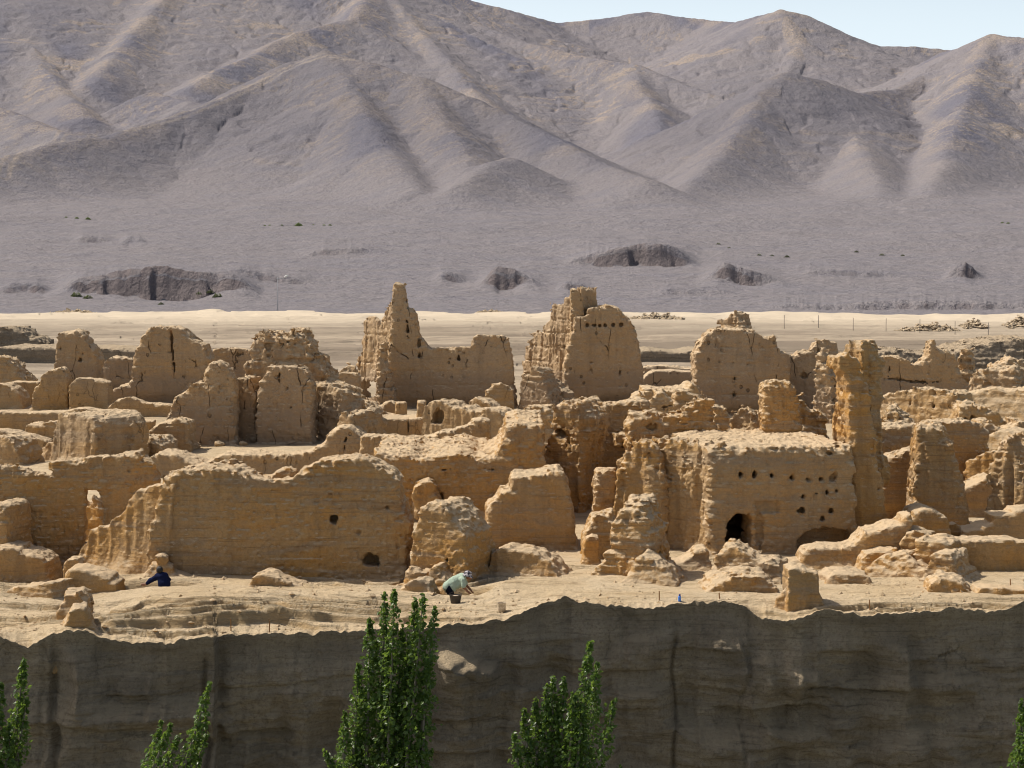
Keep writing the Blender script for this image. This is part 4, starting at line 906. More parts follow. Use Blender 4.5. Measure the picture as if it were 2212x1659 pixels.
ruin('rock_ledge', 'lower flat rock slab just above the head of the bending worker', 'rock ledge', [
  S('B1', [(1790,1110),(1808,985),(1900,960),(2032,972),(2060,1010),(2070,1110)], 51.6, 1.4, sty='rock', amp=.7)], M_NEAR)
ruin('mud_wall', 'low knobbly wall in front of the isolated orange block', 'ruined wall', [
  S('B2', [(-225,1190),(-205,1002),(-180,902),(-100,860),(0,858),(120,880),(200,900),(262,932),(312,972),(352,1042),(395,1190)], 51.2, 1.4, yaw=14, sty='flute', amp=.9, cut=0)], M_NEAR)
ruin('boulder', 'angular rock left of the cone shaped pinnacle', 'boulder', [
  S('B2', [(620,800),(642,720),(652,690),(702,592),(770,571),(872,541),(885,575),(900,800)], 54.8, 1.4, sty='rock', amp=.9),
  S('B2', [(610,830),(640,768),(700,750),(748,765),(752,830)], 53.6, .7, sty='rock', amp=.5)], M_NEAR)
ruin('rock_pinnacle', 'pale cone shaped pinnacle of layered earth, centre right', 'rock pinnacle', [
  S('B2', [(690,1200),(702,1100),(722,1032),(782,952),(800,802),(822,652),(872,572),(932,502),(1010,470),(1082,482),(1132,542),(1162,642),(1182,722),(1202,852),(1216,942),(1240,1200)], 51, 2.2, yaw=16, sty='rock', amp=1.1, bat=.18, cut=0),
  S('B2', [(1020,1200),(1040,1042),(1072,952),(1122,912),(1202,952),(1292,1002),(1332,1062),(1380,1160),(1390,1200)], 50.0, 1.3, yaw=14, sty='rock', bat=.15, cut=0)], M_NEAR)
ruin('mud_wall', 'very low curving wall between the pinnacle and the house ruin', 'ruined wall', [
  S('B2', [(1300,1120),(1325,1002),(1482,990),(1562,902),(1602,862),(1682,850),(1704,902),(1720,1120)], 52.8, 1.2, sty='wall', cut=0)], M_NEAR)
ruin('rock_hump', 'twin ridged hump of pale rock in front of the dark doorway', 'rock outcrop', [
  S('B2', [(1685,1250),(1704,1082),(1752,972),(1776,882),(1816,830),(1920,834),(1986,876),(2022,902),(2082,952),(2142,962),(2240,960),(2290,1010),(2310,1250)], 50.6, 1.6, yaw=18, sty='rock', bat=.2, cut=0)], M_NEAR)
ruin('rock_ledge', 'rounded ledge of bedded rock in front of the twin ridged hump', 'rock ledge', [
  S('B2', [(1670,1330),(1690,1262),(1762,1182),(1900,1130),(2050,1105),(2200,1112),(2292,1202),(2310,1440)], 48.4, 2.0, sty='rock', cut=.15, bat=.25, zb=-.6)], M_NEAR)
ruin('mud_wall', 'thin low sill of earth at the foot of the house front', 'ruined wall', [
  S('B3', [(-220,1060),(-160,970),(0,966),(200,966),(330,956),(402,986),(415,1060)], 53.6, .8, sty='wall', cut=0, amp=.6)], M_NEAR)
# ---- near row, right
ruin('mud_wall', 'low winding wall that climbs to the right in front of the house ruin', 'ruined wall', [
  S('B3', [(282,1060),(296,952),(302,912),(340,872),(400,851),(520,841),(650,846),(750,820),(802,772),(850,712),(960,701),(1050,660),(1150,646),(1192,582),(1240,560),(1250,1060)], 53.4, 1.3, sty='wall', cut=0, bat=.03)], M_NEAR)
ruin('arched_block', 'half dome block at the upper end of the low winding wall', 'earth block', [
  S('B3', [(1205,900),(1216,732),(1232,622),(1282,542),(1372,508),(1442,521),(1532,572),(1572,652),(1600,900)], 56, 1.8, sty='wall', cut=0)], M_NEAR)
ruin('boulder', 'small rounded rocks right of the half dome block', 'boulder', [
  S('B3', [(1530,860),(1570,660),(1620,650),(1680,675),(1690,735),(1710,860)], 57, 1.2, sty='rock', amp=.7)], M_NEAR)
ruin('mud_wall', 'stepped low wall rising toward the right edge', 'ruined wall', [
  S('B3', [(1670,900),(1686,772),(1702,702),(1800,691),(1900,652),(1962,641),(1952,572),(2130,556),(2162,522),(2300,512),(2420,520),(2430,900)], 56.6, 1.4, sty='wall', cut=0)], M_NEAR)
ruin('mud_wall', 'long smooth wall casting a dark shadow at the lower right', 'ruined wall', [
  S('B3', [(1370,1120),(1390,792),(1502,790),(1800,782),(2002,786),(2100,781),(2182,790),(2300,820),(2500,830),(2510,1120)], 52.4, 1.2, sty='wall', cut=.12)], M_NEAR)
ruin('mud_wall', 'low broken wall left of the long crumbling spur', 'ruined wall', [
  S('B3', [(795,1060),(806,1002),(816,952),(862,892),(1002,876),(1122,856),(1150,1060)], 52.6, 1.2, sty='wall', cut=0)], M_NEAR)
ruin('crumbling_spur', 'long crumbling rock spur running down toward the cliff edge, right', 'rock spur', [
  S('B3', [(1130,1080),(1142,952),(1152,832),(1186,726),(1290,722),(1386,746),(1400,1080)], 53, 1.3, yaw=20, sty='rock', cut=0),
  S('B3', [(1236,1120),(1246,942),(1256,802),(1300,785),(1450,800),(1532,832),(1556,902),(1602,992),(1625,1120)], 51.6, 1.5, yaw=30, sty='rock', cut=0, bat=.15),
  S('B3', [(1320,1230),(1342,1152),(1362,1002),(1420,902),(1550,902),(1602,1002),(1642,1112),(1712,1230)], 50.2, 1.6, yaw=30, sty='rock', cut=0, bat=.2),
  S('B3', [(1330,1320),(1392,1252),(1412,1162),(1482,1131),(1600,1131),(1682,1162),(1722,1222),(1758,1290),(1720,1350),(1500,1390)], 48.6, 1.3, yaw=8, sty='rock', cut=.1, zb=-.3),
  S('B3', [(835,1180),(852,1102),(882,1002),(962,932),(1042,902),(1142,892),(1182,962),(1332,1052),(1372,1180)], 51.4, 1.4, yaw=34, sty='rubble', cut=0, bat=.45)], M_NEAR)
ruin('boulder', 'flat bedded rocks on the ground left of the crumbling spur', 'boulder', [
  S('B3', [(505,1180),(530,1120),(580,1080),(700,1062),(790,1080),(860,1110),(870,1180)], 50.3, 1.2, sty='rock', amp=.7, cut=0)], M_NEAR)
ruin('rock_ledge', 'thin overhanging ledge of rock at the far lower right', 'rock ledge', [
  S('B3', [(1820,1270),(1850,1215),(1950,1205),(2100,1225),(2300,1240),(2420,1290)], 48.3, .9, sty='rock', amp=.6, cut=.2)], M_NEAR)
ruin('earth_pillar', 'grey square pillar standing on the cliff edge, right', 'earth pillar', [
  S('B3', [(172,1520),(180,1400),(178,1042),(240,1022),(320,1030),(352,1056),(430,1070),(442,1132),(434,1232),(472,1292),(500,1400),(540,1520)], 46.95, 1.0, sty='flute', cut=0, amp=.7, zb=-.25, bat=.03, flare=.3),
  S('B3', [(40,1480),(62,1422),(92,1252),(130,1205),(200,1150),(215,1480)], 47.2, .8, yaw=30, sty='flute', cut=0, amp=.8, zb=-.2, flare=.3)], M_NEAR)
# ---- foreground left
ruin('earth_block', 'squat block with a slanting top in the left foreground', 'earth block', [
  S('B0', [(520,1330),(532,1202),(546,1082),(582,1040),(660,1035),(740,1050),(850,1080),(936,1112),(946,1142),(990,1172),(1000,1330)], 48.9, 1.3, sty='wall', cut=0, amp=.6, flare=.2)], M_NEAR)
ruin('boulder', 'flat tilted slab of rock in the left foreground', 'boulder', [
  S('B0', [(50,1330),(66,1205),(150,1190),(280,1185),(390,1150),(442,1160),(452,1230),(470,1330)], 48.2, 1.2, yaw=20, sty='rock', amp=.6, cut=0, flare=.3)], M_NEAR)
ruin('rock_pinnacle', 'layered pinnacle on the cliff edge, left', 'rock pinnacle', [
  S('B0', [(500,1640),(524,1562),(572,1482),(602,1402),(622,1370),(740,1370),(762,1412),(802,1502),(872,1602),(960,1690)], 44.35, .9, yaw=-10, sty='rock', cut=0, amp=.6, zb=-.75, bat=.0, flare=0),
  S('B0', [(505,1430),(520,1330),(540,1260),(660,1250),(716,1290),(725,1370),(735,1430)], 45.6, 1.0, sty='rock', cut=0, amp=.9, zb=-.4, flare=.3),
  S('B0', [(370,1720),(395,1660),(452,1602),(600,1590),(690,1612),(710,1720)], 44.1, .8, sty='rock', cut=0, amp=.6, zb=-.75, flare=0)], M_NEAR)
# ------------------------------------------------------------------ placing things where a sight line meets the ground
def hit(x, y, Y0=44.0, Y1=60.0, n=1600):
    Y = np.linspace(Y0, Y1, n); X = (x - CX) / F * Y; z = H + (HY - y) / F * Y
    g = ground_z(X, Y) if Y1 < 425 else hill_z(X, Y)
    k = np.nonzero(z <= g)[0]
    k = k[0] if len(k) else n - 1
    return Vector((float(X[k]), float(Y[k]), float(g[k])))

def plain_mat(name, col, rough=.8, spec=.2, bump=0, bscale=60):
    b = NB(name); P = b.n('ShaderNodeTexCoord').outputs['Object']
    n = b.noise(P, bscale, 4, .65)
    c = b.mix(b.ramp(n, .3, .75, 0, .6), col, tuple(.62 * v for v in col))
    return b.finish(c, rough, b.bump(n, .01, bump) if bump else None, spec)

def smooth_union(p, caps, k=.03):
    d = None
    for a, b, ra, rb in caps:
        a = np.array(a, np.float32); b = np.array(b, np.float32); e = b - a
        t = np.clip(((p - a) @ e) / (e @ e + 1e-9), 0, 1)
        q = np.sqrt((((p - a) - t[..., None] * e) ** 2).sum(-1)) - (ra + (rb - ra) * t)
        d = q if d is None else smin(d, q, k)
    return d
def caps_mesh(name, caps, v=.012, k=.03, wob=0, cut=None):
    A = np.array([c[0] for c in caps] + [c[1] for c in caps]); r = max(max(c[2], c[3]) for c in caps) + .04
    lo, hi = A.min(0) - r, A.max(0) + r
    ax = [np.arange(lo[i], hi[i] + v, v, dtype=np.float32) for i in range(3)]
    p = np.stack(np.meshgrid(*ax, indexing='ij'), -1)
    D = smooth_union(p, caps, k)
    if wob: D = D + wob * (vn(p[..., 0] * 14, p[..., 1] * 14, p[..., 2] * 9, 0) + .5 * vn(p[..., 0] * 30, p[..., 1] * 30, p[..., 2] * 20, 1))
    if cut is not None: D = np.maximum(D, cut(p))
    V, Q = nets(D.astype(np.float32), lo, (v, v, v))
    return np_mesh(name, V, Q)

M_SKIN = plain_mat('skin', (.30, .145, .085), .6, .3)
M_SKIN2 = plain_mat('fair_skin', (.42, .24, .17), .6, .3)
M_GREEN = plain_mat('pale_green_cotton', (.40, .50, .40), .9, .05, .5, 30)
M_NAVY = plain_mat('navy_knit', (.012, .017, .055), .9, .05, .6, 50)
M_BLUE = plain_mat('blue_cotton', (.03, .04, .22), .9, .05)
M_DARKCLOTH = plain_mat('dark_trouser_cloth', (.012, .014, .026), .9, .05, .5, 30)
M_HAIR = plain_mat('black_hair', (.010, .009, .009), .5, .4, .8, 120)
M_SHOE = plain_mat('shoe', (.05, .04, .035), .7, .2)
M_EYE = plain_mat('eye', (.02, .015, .012), .3, .5)
def hat_mat():
    b = NB('printed_hat_cloth'); P = b.n('ShaderNodeTexCoord').outputs['Object']
    c = b.mix(b.ramp(b.noise(P, 22, 2, .5), .49, .53), (.50, .47, .48), (.03, .03, .045))
    return b.finish(c, .9, None, .05)

def hand(w, d, side, palm=.045, ln=.06):
    """palm, four unequal fingers and a thumb; w wrist, d pointing direction, side towards the thumb"""
    w = Vector(w); d = Vector(d).normalized(); s = Vector(side).normalized(); n = d.cross(s)
    c = [(w, w + d * .05, .022, .026)]
    for q in (-1, 1): c.append((w + d * .03 + s * .018 * q, w + d * .075 + s * .02 * q, .016, .014))
    for q, l in zip((-1.5, -.5, .5, 1.5), (.045, .058, .064, .055)):
        k = w + d * .078 + s * .0155 * q; m = k + d * l * .5 + s * .003 * q; e = m + d * l * .42 - n * l * .30
        c += [(k, m, .0085, .008), (m, e, .008, .007)]
    t0 = w + d * .03 + s * .026; t1 = t0 + d * .028 + s * .026; t2 = t1 + d * .026 - n * .008
    c += [(t0, t1, .012, .010), (t1, t2, .010, .008)]
    return [(tuple(a), tuple(b), r0, r1) for a, b, r0, r1 in c]

# ---- bending worker (faces right)
P0 = w3(971, 1268, 49.0)
person = thing('person', 'person in pale green shirt and patterned hat bending over beside the bucket', 'person', P0)
hd = (.495, -.01, .30)
body = [((0, 0, .0), (.16, 0, .12), .115, .12), ((.16, 0, .12), (.34, 0, .22), .12, .115), ((.34, -.1, .21), (.34, .1, .21), .075, .075),
        ((.37, 0, .25), (.46, -.005, .285), .058, .052), (hd, (.50, -.01, .335), .082, .085), ((.52, -.01, .26), (.545, -.01, .235), .060, .040),
        ((.575, -.01, .285), (.590, -.01, .272), .014, .013), ((.49, -.093, .30), (.495, -.095, .28), .018, .012), ((.49, .073, .30), (.495, .075, .28), .018, .012), ((.565, -.03, .245), (.565, .01, .245), .012, .012),
        ((.37, -.16, .20), (.385, -.20, .03), .050, .040), ((.385, -.20, .03), (.475, -.19, -.075), .040, .026),
        ((.37, .16, .20), (.43, .20, .02), .050, .040), ((.43, .20, .02), (.535, .14, -.075), .040, .026),
        ((0, -.09, -.03), (.10, -.10, -.39), .085, .055), ((.10, -.10, -.39), (.0, -.10, -.74), .055, .036), ((0, -.10, -.76), (.13, -.10, -.79), .035, .028),
        ((0, .09, -.03), (.06, .11, -.40), .085, .055), ((.06, .11, -.40), (-.06, .11, -.74), .055, .036), ((-.06, .11, -.76), (.07, .11, -.79), .035, .028)]
body += hand((.478, -.19, -.08), (.75, 0, -.55), (0, 1, 0)) + hand((.538, .14, -.08), (.6, -.1, -.75), (0, -1, 0))
obj('body', caps_mesh('body', body, .0085, .022), M_SKIN, person)
shirt = [((-.035, 0, .015), (.15, 0, .14), .150, .150), ((.15, 0, .14), (.33, 0, .235), .150, .135), ((.34, -.12, .215), (.34, .12, .215), .088, .088),
         ((.39, 0, .262), (.40, 0, .266), .072, .066), ((-.06, -.08, .01), (-.06, .08, .01), .095, .095), ((.06, -.12, .02), (.15, -.13, -.085), .055, .022), ((.06, .12, .02), (.15, .13, -.07), .055, .022), ((.12, -.06, .02), (.30, -.06, .11), .10, .10),
         ((.365, -.16, .20), (.382, -.195, .07), .074, .068), ((.365, .16, .20), (.415, .195, .07), .074, .068)]
obj('shirt', caps_mesh('shirt', shirt, .010, .03, .012), M_GREEN, person)
tr = [((-.01, -.085, -.02), (.10, -.10, -.39), .105, .078), ((.10, -.10, -.39), (.0, -.10, -.73), .078, .062), ((-.01, .085, -.02), (.06, .11, -.40), .105, .078), ((.06, .11, -.40), (-.06, .11, -.73), .078, .062), ((0, -.06, -.01), (0, .06, -.01), .11, .11)]
obj('trousers', caps_mesh('trousers', tr, .012, .02, .008), M_DARKCLOTH, person)
for s in (-1, 1):
    ax = 0 if s < 0 else -.06
    obj('shoe', caps_mesh('shoe', [((ax - .03, s * .105, -.775), (ax + .13, s * .105, -.785), .045, .036)], .01), M_SHOE, person)
    obj('eye', caps_mesh('eye', [((.563, -.01 + s * .03, .297), (.566, -.01 + s * .03, .297), .010, .010)], .004), M_EYE, person)
hat = MB()
hc = Vector((.488, -.01, .345)); ax = Vector((.30, 0, .95)).normalized(); bx = Vector((.95, 0, -.30)).normalized(); by = Vector((0, 1, 0))
prof = [(.155, -.055), (.150, -.035), (.108, -.008), (.104, .035), (.092, .068), (.055, .082), (.004, .085)]
for r, h in prof:
    for k in range(24):
        t = 2 * math.pi * k / 24
        hat.v.append(tuple(hc + ax * (h + .006 * math.sin(3 * t) * (r > .12)) + (bx * math.cos(t) + by * math.sin(t) * .92) * r))
for i in range(len(prof) - 1):
    for k in range(24): hat.f.append((i * 24 + k, i * 24 + (k + 1) % 24, (i + 1) * 24 + (k + 1) % 24, (i + 1) * 24 + k))
obj('hat', hat.mesh('hat'), hat_mat(), person)

# ---- seated worker (back to us, reaching left)
P1 = w3(354, 1266, 49.6)
person = thing('person', 'person in navy jumper sitting on the ground and reaching to the left', 'person', P1)
body = [((.02, 0, -.14), (0, 0, .06), .135, .125), ((0, 0, .06), (-.06, .02, .25), .125, .12), ((-.15, .02, .265), (.02, .02, .285), .07, .07),
        ((-.09, .03, .32), (-.115, .045, .375), .052, .050), ((-.125, .055, .40), (-.128, .06, .425), .083, .085), ((-.165, .10, .37), (-.18, .12, .355), .05, .038), ((-.20, .135, .395), (-.21, .145, .385), .013, .012),
        ((-.192, .01, .40), (-.194, .015, .38), .018, .013), ((-.055, .085, .41), (-.055, .088, .39), .016, .012),
        ((-.16, .02, .255), (-.345, .06, .155), .055, .042), ((-.345, .06, .155), (-.485, .05, .045), .042, .027),
        ((.03, .04, .27), (.06, .30, .12), .055, .042), ((.06, .30, .12), (-.08, .45, .03), .042, .027),
        ((-.07, .03, -.17), (-.30, .34, -.14), .09, .06), ((-.30, .34, -.14), (-.10, .42, -.33), .06, .04), ((-.10, .42, -.35), (.02, .44, -.36), .035, .03),
        ((.10, .03, -.17), (.26, .36, -.14), .09, .06), ((.26, .36, -.14), (.06, .36, -.34), .06, .04), ((.06, .36, -.35), (-.06, .36, -.36), .035, .03)]
body += hand((-.487, .05, .045), (-.95, 0, -.15), (0, .5, -.8)) + hand((-.085, .455, .03), (-.8, .3, -.4), (0, -.4, -.9))
obj('body', caps_mesh('body', body, .0085, .022), M_SKIN2, person)
jm = [((.03, 0, -.10), (.01, 0, .08), .165, .155), ((.01, 0, .08), (-.05, .02, .245), .155, .135), ((-.15, .02, .262), (.025, .02, .285), .088, .085), ((-.085, .03, .315), (-.095, .035, .33), .068, .062),
      ((-.16, .02, .25), (-.345, .06, .155), .078, .062), ((-.345, .06, .155), (-.462, .05, .062), .062, .048),
      ((.03, .04, .27), (.06, .30, .12), .076, .062), ((.06, .30, .12), (-.055, .43, .045), .062, .046)]
obj('jumper', caps_mesh('jumper', jm, .010, .03, .010), M_NAVY, person)
obj('shirt_tail', caps_mesh('shirt_tail', [((.16, -.02, -.03), (.235, -.03, -.005), .035, .012), ((.16, -.02, -.05), (.25, -.02, -.06), .035, .015)], .008, .02, .01), M_BLUE, person)
tr = [((.02, 0, -.16), (.02, 0, -.10), .16, .155), ((-.07, .03, -.17), (-.30, .34, -.14), .11, .08), ((-.30, .34, -.14), (-.12, .41, -.32), .08, .055), ((.10, .03, -.17), (.26, .36, -.14), .11, .08), ((.26, .36, -.14), (.08, .36, -.33), .08, .055)]
obj('trousers', caps_mesh('trousers', tr, .012, .02, .008), M_DARKCLOTH, person)
hr = [((-.118, .035, .435), (-.120, .055, .445), .092, .09), ((-.10, .015, .40), (-.11, .03, .42), .075, .08), ((-.17, .05, .45), (-.15, .09, .46), .05, .055), ((-.185, .005, .425), (-.187, .01, .40), .02, .014)]
obj('hair', caps_mesh('hair', hr, .008, .02, .016), M_HAIR, person)
for s in (-1, 1):
    obj('eye', caps_mesh('eye', [((-.185 + s * .022, .118 + s * .02, .405), (-.186 + s * .022, .12 + s * .02, .405), .010, .010)], .004), M_EYE, person)
    obj('shoe', caps_mesh('shoe', [((-.02 + s * .10, .40, -.365), (-.02 - s * .02, .40, -.375), .042, .036)], .01), M_SHOE, person)

# ---- tools left on the ground
def lathe(prof, n=28, wob=0):
    m = MB()
    for i, (r, h) in enumerate(prof):
        for k in range(n):
            t = 2 * math.pi * k / n
            q = r * (1 + wob * math.sin(2 * t + .8))
            m.v.append((q * math.cos(t), q * math.sin(t), h + wob * .12 * r * math.cos(3 * t)))
    for i in range(len(prof) - 1):
        for k in range(n): m.f.append((i * n + k, i * n + (k + 1) % n, (i + 1) * n + (k + 1) % n, (i + 1) * n + k))
    return m
M_RUB = plain_mat('dusty_black_rubber', (.075, .062, .050), .85, .2, .6, 25)
M_WOOD = plain_mat('raw_pine_stake', (.30, .155, .06), .85, .1, .4, 40)
M_MORTAR = plain_mat('pale_mortar', (.55, .45, .36), .95, .05, .8, 40)
p = hit(984, 1303)
bk = thing('bucket', 'dark rubber bucket on the ground beside the bending worker', 'bucket', p)
obj('pail', lathe([(.001, .004), (.112, .004), (.122, .012), (.140, .12), (.152, .195), (.162, .200), (.164, .208), (.156, .212), (.148, .200), (.134, .10), (.120, .035), (.001, .03)], wob=.02).mesh('pail'), M_RUB, bk)
obj('mortar', lathe([(.142, .165), (.10, .180), (.05, .196), (.001, .200)], wob=.03).mesh('mortar'), M_MORTAR, bk)
hnd = MB(); hnd.ring_tube([(-.155, 0, .2), (-.15, .05, .24), (-.08, .12, .262), (0, .145, .268), (.08, .12, .262), (.15, .05, .24), (.155, 0, .2)], [.006] * 7, 6)
obj('handle', hnd.mesh('handle'), M_RUB, bk)
def tub_mat():
    b = NB('cloudy_plastic'); P = b.n('ShaderNodeTexCoord').outputs['Object']
    n = b.noise(P, 26, 3, .6)
    p1 = b.n('ShaderNodeBsdfPrincipled', {'Roughness': .5}); b.set(p1.inputs['Base Color'], b.mix(b.ramp(n, .35, .65), (.62, .52, .38), (.42, .33, .22)))
    tr_ = b.n('ShaderNodeBsdfTransparent'); mx = b.n('ShaderNodeMixShader', {0: b.ramp(n, .4, .6, .25, .5)})
    b.t.links.new(p1.outputs[0], mx.inputs[1]); b.t.links.new(tr_.outputs[0], mx.inputs[2]); b.t.links.new(mx.outputs[0], b.out.inputs[0]); return b.m
p = hit(1084, 1322)
tb = thing('plastic_tub', 'cloudy pale plastic tub standing on bare ground right of the bucket', 'tub', p)
obj('tub_wall', lathe([(.001, .004), (.092, .004), (.098, .012), (.104, .12), (.110, .215), (.116, .222), (.112, .228), (.105, .218), (.098, .10), (.090, .02)]).mesh('tub_wall'), tub_mat(), tb)
obj('sand_fill', lathe([(.090, .02), (.095, .07), (.05, .085), (.001, .09)], wob=.03).mesh('sand_fill'), M_MORTAR, tb)
p = hit(1468, 1299)
bt = thing('water_bottle', 'small bright blue water bottle standing near the cliff edge', 'bottle', p)
def bottle_mat():
    b = NB('blue_plastic'); P = b.n('ShaderNodeTexCoord').outputs['Object']
    return b.finish(b.mix(b.ramp(b.noise(P, 30, 2), .3, .7), (.05, .16, .62), (.08, .26, .72)), .25, None, .5)
obj('bottle_body', lathe([(.001, 0), (.036, 0), (.040, .006), (.040, .05), (.037, .06), (.040, .07), (.040, .115), (.030, .135), (.018, .142), (.017, .15)]).mesh('bottle_body'), bottle_mat(), bt)
obj('cap', lathe([(.022, .140), (.023, .150), (.023, .178), (.018, .184), (.001, .185)], 18).mesh('cap'), plain_mat('dark_blue_plastic', (.02, .03, .2), .4, .4), bt)
lp = MB(); lp.ring_tube([(.02, 0, .178), (.034, 0, .19), (.036, 0, .165), (.024, 0, .15)], [.005] * 4, 6); obj('carry_loop', lp.mesh('carry_loop'), bpy.data.materials['dark_blue_plastic'], bt)

for i, (x, y, h, lab) in enumerate([
    (499, 1363, .30, 'thin wooden stake in the left foreground shelf, left one of the close pair'),
    (582, 1366, .29, 'thin wooden stake in the left foreground shelf, right one of the close pair'),
    (1424, 1297, .24, 'thin wooden stake just left of the blue water bottle'),
    (1554, 1293, .15, 'very short wooden peg right of the blue water bottle'),
    (1879, 1318, .27, 'thin wooden stake right of the grey pillar on the cliff edge'),
    (2183, 1271, .25, 'thin wooden stake standing alone near the right edge')]):
    p = hit(x, y); m = MB()
    n = 7; lean = Vector((random.uniform(-.05, .05), random.uniform(-.05, .05), 1))
    m.ring_tube([lean * -.08, lean * .02, lean * (h * .6), lean * (h - .015), lean * h], [.013, .0155, .015, .0145, .009], n)
    obj('wooden_stake', m.mesh('wooden_stake', False), M_WOOD, None, p, lab, 'stake', 'wooden survey stakes')

# ---- far plateau: lamp, fence posts, stone heaps
M_STEEL = plain_mat('galvanised_steel', (.34, .35, .37), .5, .4)
M_POST = plain_mat('grey_post', (.22, .20, .19), .9, .1)
lx, ly, _ = w3(600, 600, 445); lz = hz(lx, ly)
lamp = thing('lamp_mast', 'slim grey mast with two white round lamps far behind the ruins', 'lamp mast', (lx, ly, lz))
top = 8.6 - lz
m = MB(); m.ring_tube([(0, 0, -.5), (0, 0, top * .5), (0, 0, top)], [.11, .085, .06], 10); obj('pole', m.mesh('pole'), M_STEEL, lamp)
m = MB(); m.ring_tube([(-.25, 0, top - .35), (1.0, 0, top - .3), (1.9, 0, top - .42)], [.06, .06, .05], 8); obj('arm', m.mesh('arm'), M_STEEL, lamp)
for dx, dz in ((1.75, .12), (2.05, .3)):
    obj('lamp_globe', caps_mesh('lamp_globe', [((dx, 0, top + dz - .1), (dx + .25, 0, top + dz - .05), .27, .25)], .06), plain_mat('white_lamp_glass', (.75, .75, .72), .3, .5), lamp)
for i, (x, y) in enumerate([(1694, 708), (1768, 709), (1843, 714), (1914, 716), (1987, 718), (2063, 723), (2135, 726)]):
    p = hit(x, y, 120, 420, 3000); m = MB()
    m.ring_tube([(0, 0, -.4), (0, 0, 1.0), (.02, 0, 1.85), (.02, 0, 1.95)], [.045, .042, .04, .02], 8)
    obj('fence_post', m.mesh('fence_post'), M_POST, None, p, 'thin grey post, one of a widely spaced row on the far plateau at right', 'post', 'fence posts on the far plateau')

def stones(name, pts, mat, seed, **kw):
    r_ = random.Random(seed); V = []; Fc = []
    base = [(1, 0, 0), (-1, 0, 0), (0, 1, 0), (0, -1, 0), (0, 0, 1), (0, 0, -1)]
    fa = [(0, 2, 4), (2, 1, 4), (1, 3, 4), (3, 0, 4), (2, 0, 5), (1, 2, 5), (3, 1, 5), (0, 3, 5)]
    for (x, y, z, r) in pts:
        o = len(V); a = r_.uniform(0, 6.28); ca, sa = math.cos(a), math.sin(a)
        for bx_, by_, bz_ in base:
            q = r * r_.uniform(.6, 1.25); u, v_, w_ = bx_ * q * 1.2 + r_.uniform(-.3, .3) * r, by_ * q + r_.uniform(-.3, .3) * r, bz_ * q * .75
            V.append((x + u * ca - v_ * sa, y + u * sa + v_ * ca, z + w_))
        Fc += [tuple(o + k for k in f) for f in fa]
    me = bpy.data.meshes.new(name); me.from_pydata(V, [], Fc); me.update()
    return me
M_STONE = earth('grey_stones', (.26, .22, .18), (.30, .25, .19), (.20, .175, .155), (.12, .10, .085), .3, .3)
for i, (x0, x1, y, hgt, lab) in enumerate([
    (1941, 2080, 716, 2.1, 'widest heap of grey stones on the far plateau at right'),
    (2084, 2136, 708, 1.7, 'small cone shaped heap of grey stones right of the widest heap'),
    (2180, 2240, 709, 2.0, 'heap of grey stones cut by the right edge of the photo'),
    (102, 200, 679, 1.2, 'low strip of dark stones along the far left plateau edge'),
    (1028, 1086, 680, 1.0, 'low scatter of dark stones behind the two tall central towers'),
    (1362, 1480, 690, 1.4, 'dark stone heap behind the right shoulder of the holed tower')]):
    if y < 685: Yc = 396
    else: Yc = hit(.5 * (x0 + x1), y, 150, 400, 2500).y
    r_ = random.Random(i); xa, xb = (x0 - CX) / F * Yc, (x1 - CX) / F * Yc; pts = []
    wd = xb - xa
    for k in range(int(60 + wd * 26)):
        u = r_.uniform(-1, 1); d = r_.uniform(-1, 1)
        pr = max(0, 1 - abs(u) ** 1.6) * (.55 + .45 * math.sin(u * 7 + i) ** 2)
        zz = hgt * pr * (1 - abs(d)) * r_.uniform(.3, 1)
        X = .5 * (xa + xb) + u * wd / 2; Yy = Yc + 2.5 + d * 2.5
        pts.append((X, Yy, zz, r_.uniform(.14, .42)))
    g0 = gz(.5 * (xa + xb), Yc); gp = ground_z(np.array([q[0] for q in pts]), np.array([q[1] for q in pts]))
    pts = [(q[0] - .5 * (xa + xb), q[1] - Yc, q[2] + float(g) - g0, q[3]) for q, g in zip(pts, gp)]
    obj('stone_heap', stones('stone_heap', pts, M_STONE, i), M_STONE, None, (.5 * (xa + xb), Yc, g0), lab, 'stone heap', 'heaps of stones on the far plateau')

# loose stones on the near ground
r_ = random.Random(3); pts = []
XX = np.array([r_.uniform(-14.5, 14.5) for _ in range(7000)]); YY = np.array([44.5 + 20 * r_.random() ** 1.4 for _ in range(7000)])
ZZ = ground_z(XX, YY); ok = YY > edge_Y(CX + XX / YY * F) + .15
for a, b_, c_, o_ in zip(XX, YY, ZZ, ok):
    if o_ and vn(a * .6, b_ * .6, .5, 1) > -.15: pts.append((a, b_, c_ + .005, .012 + .075 * r_.random() ** 5))
obj('loose_stones', stones('loose_stones', pts, M_MID, 9), M_NEAR, None, (0, 0, 0), kind='stuff', label='loose stones and crumbs of earth scattered over the near ground', cat='loose stones')

# ---- small boulders in the middle distance
for i, (x, y, r, lab) in enumerate([
    (475, 964, .26, 'small round stone below the foot of the dark domed wall'), (526, 962, .20, 'small round stone just left of the twin tower foot'),
    (262, 862, .22, 'small dark stone on the pale court by the cracked slab'), (1022, 968, .3, 'small flat stone on the lit rim of the central terrace')]):
    p = hit(x, y, 60, 135, 3000)
    if i == 3: p = Vector(w3(x, y, 73.5))
    me = caps_mesh('small_stone', [((-r * .3, 0, r * .35), (r * .35, .05, r * .3), r * .75, r * .6)], r * .14, .05, r * .16)
    obj('small_stone', me, M_MID, None, p, lab, 'stone')

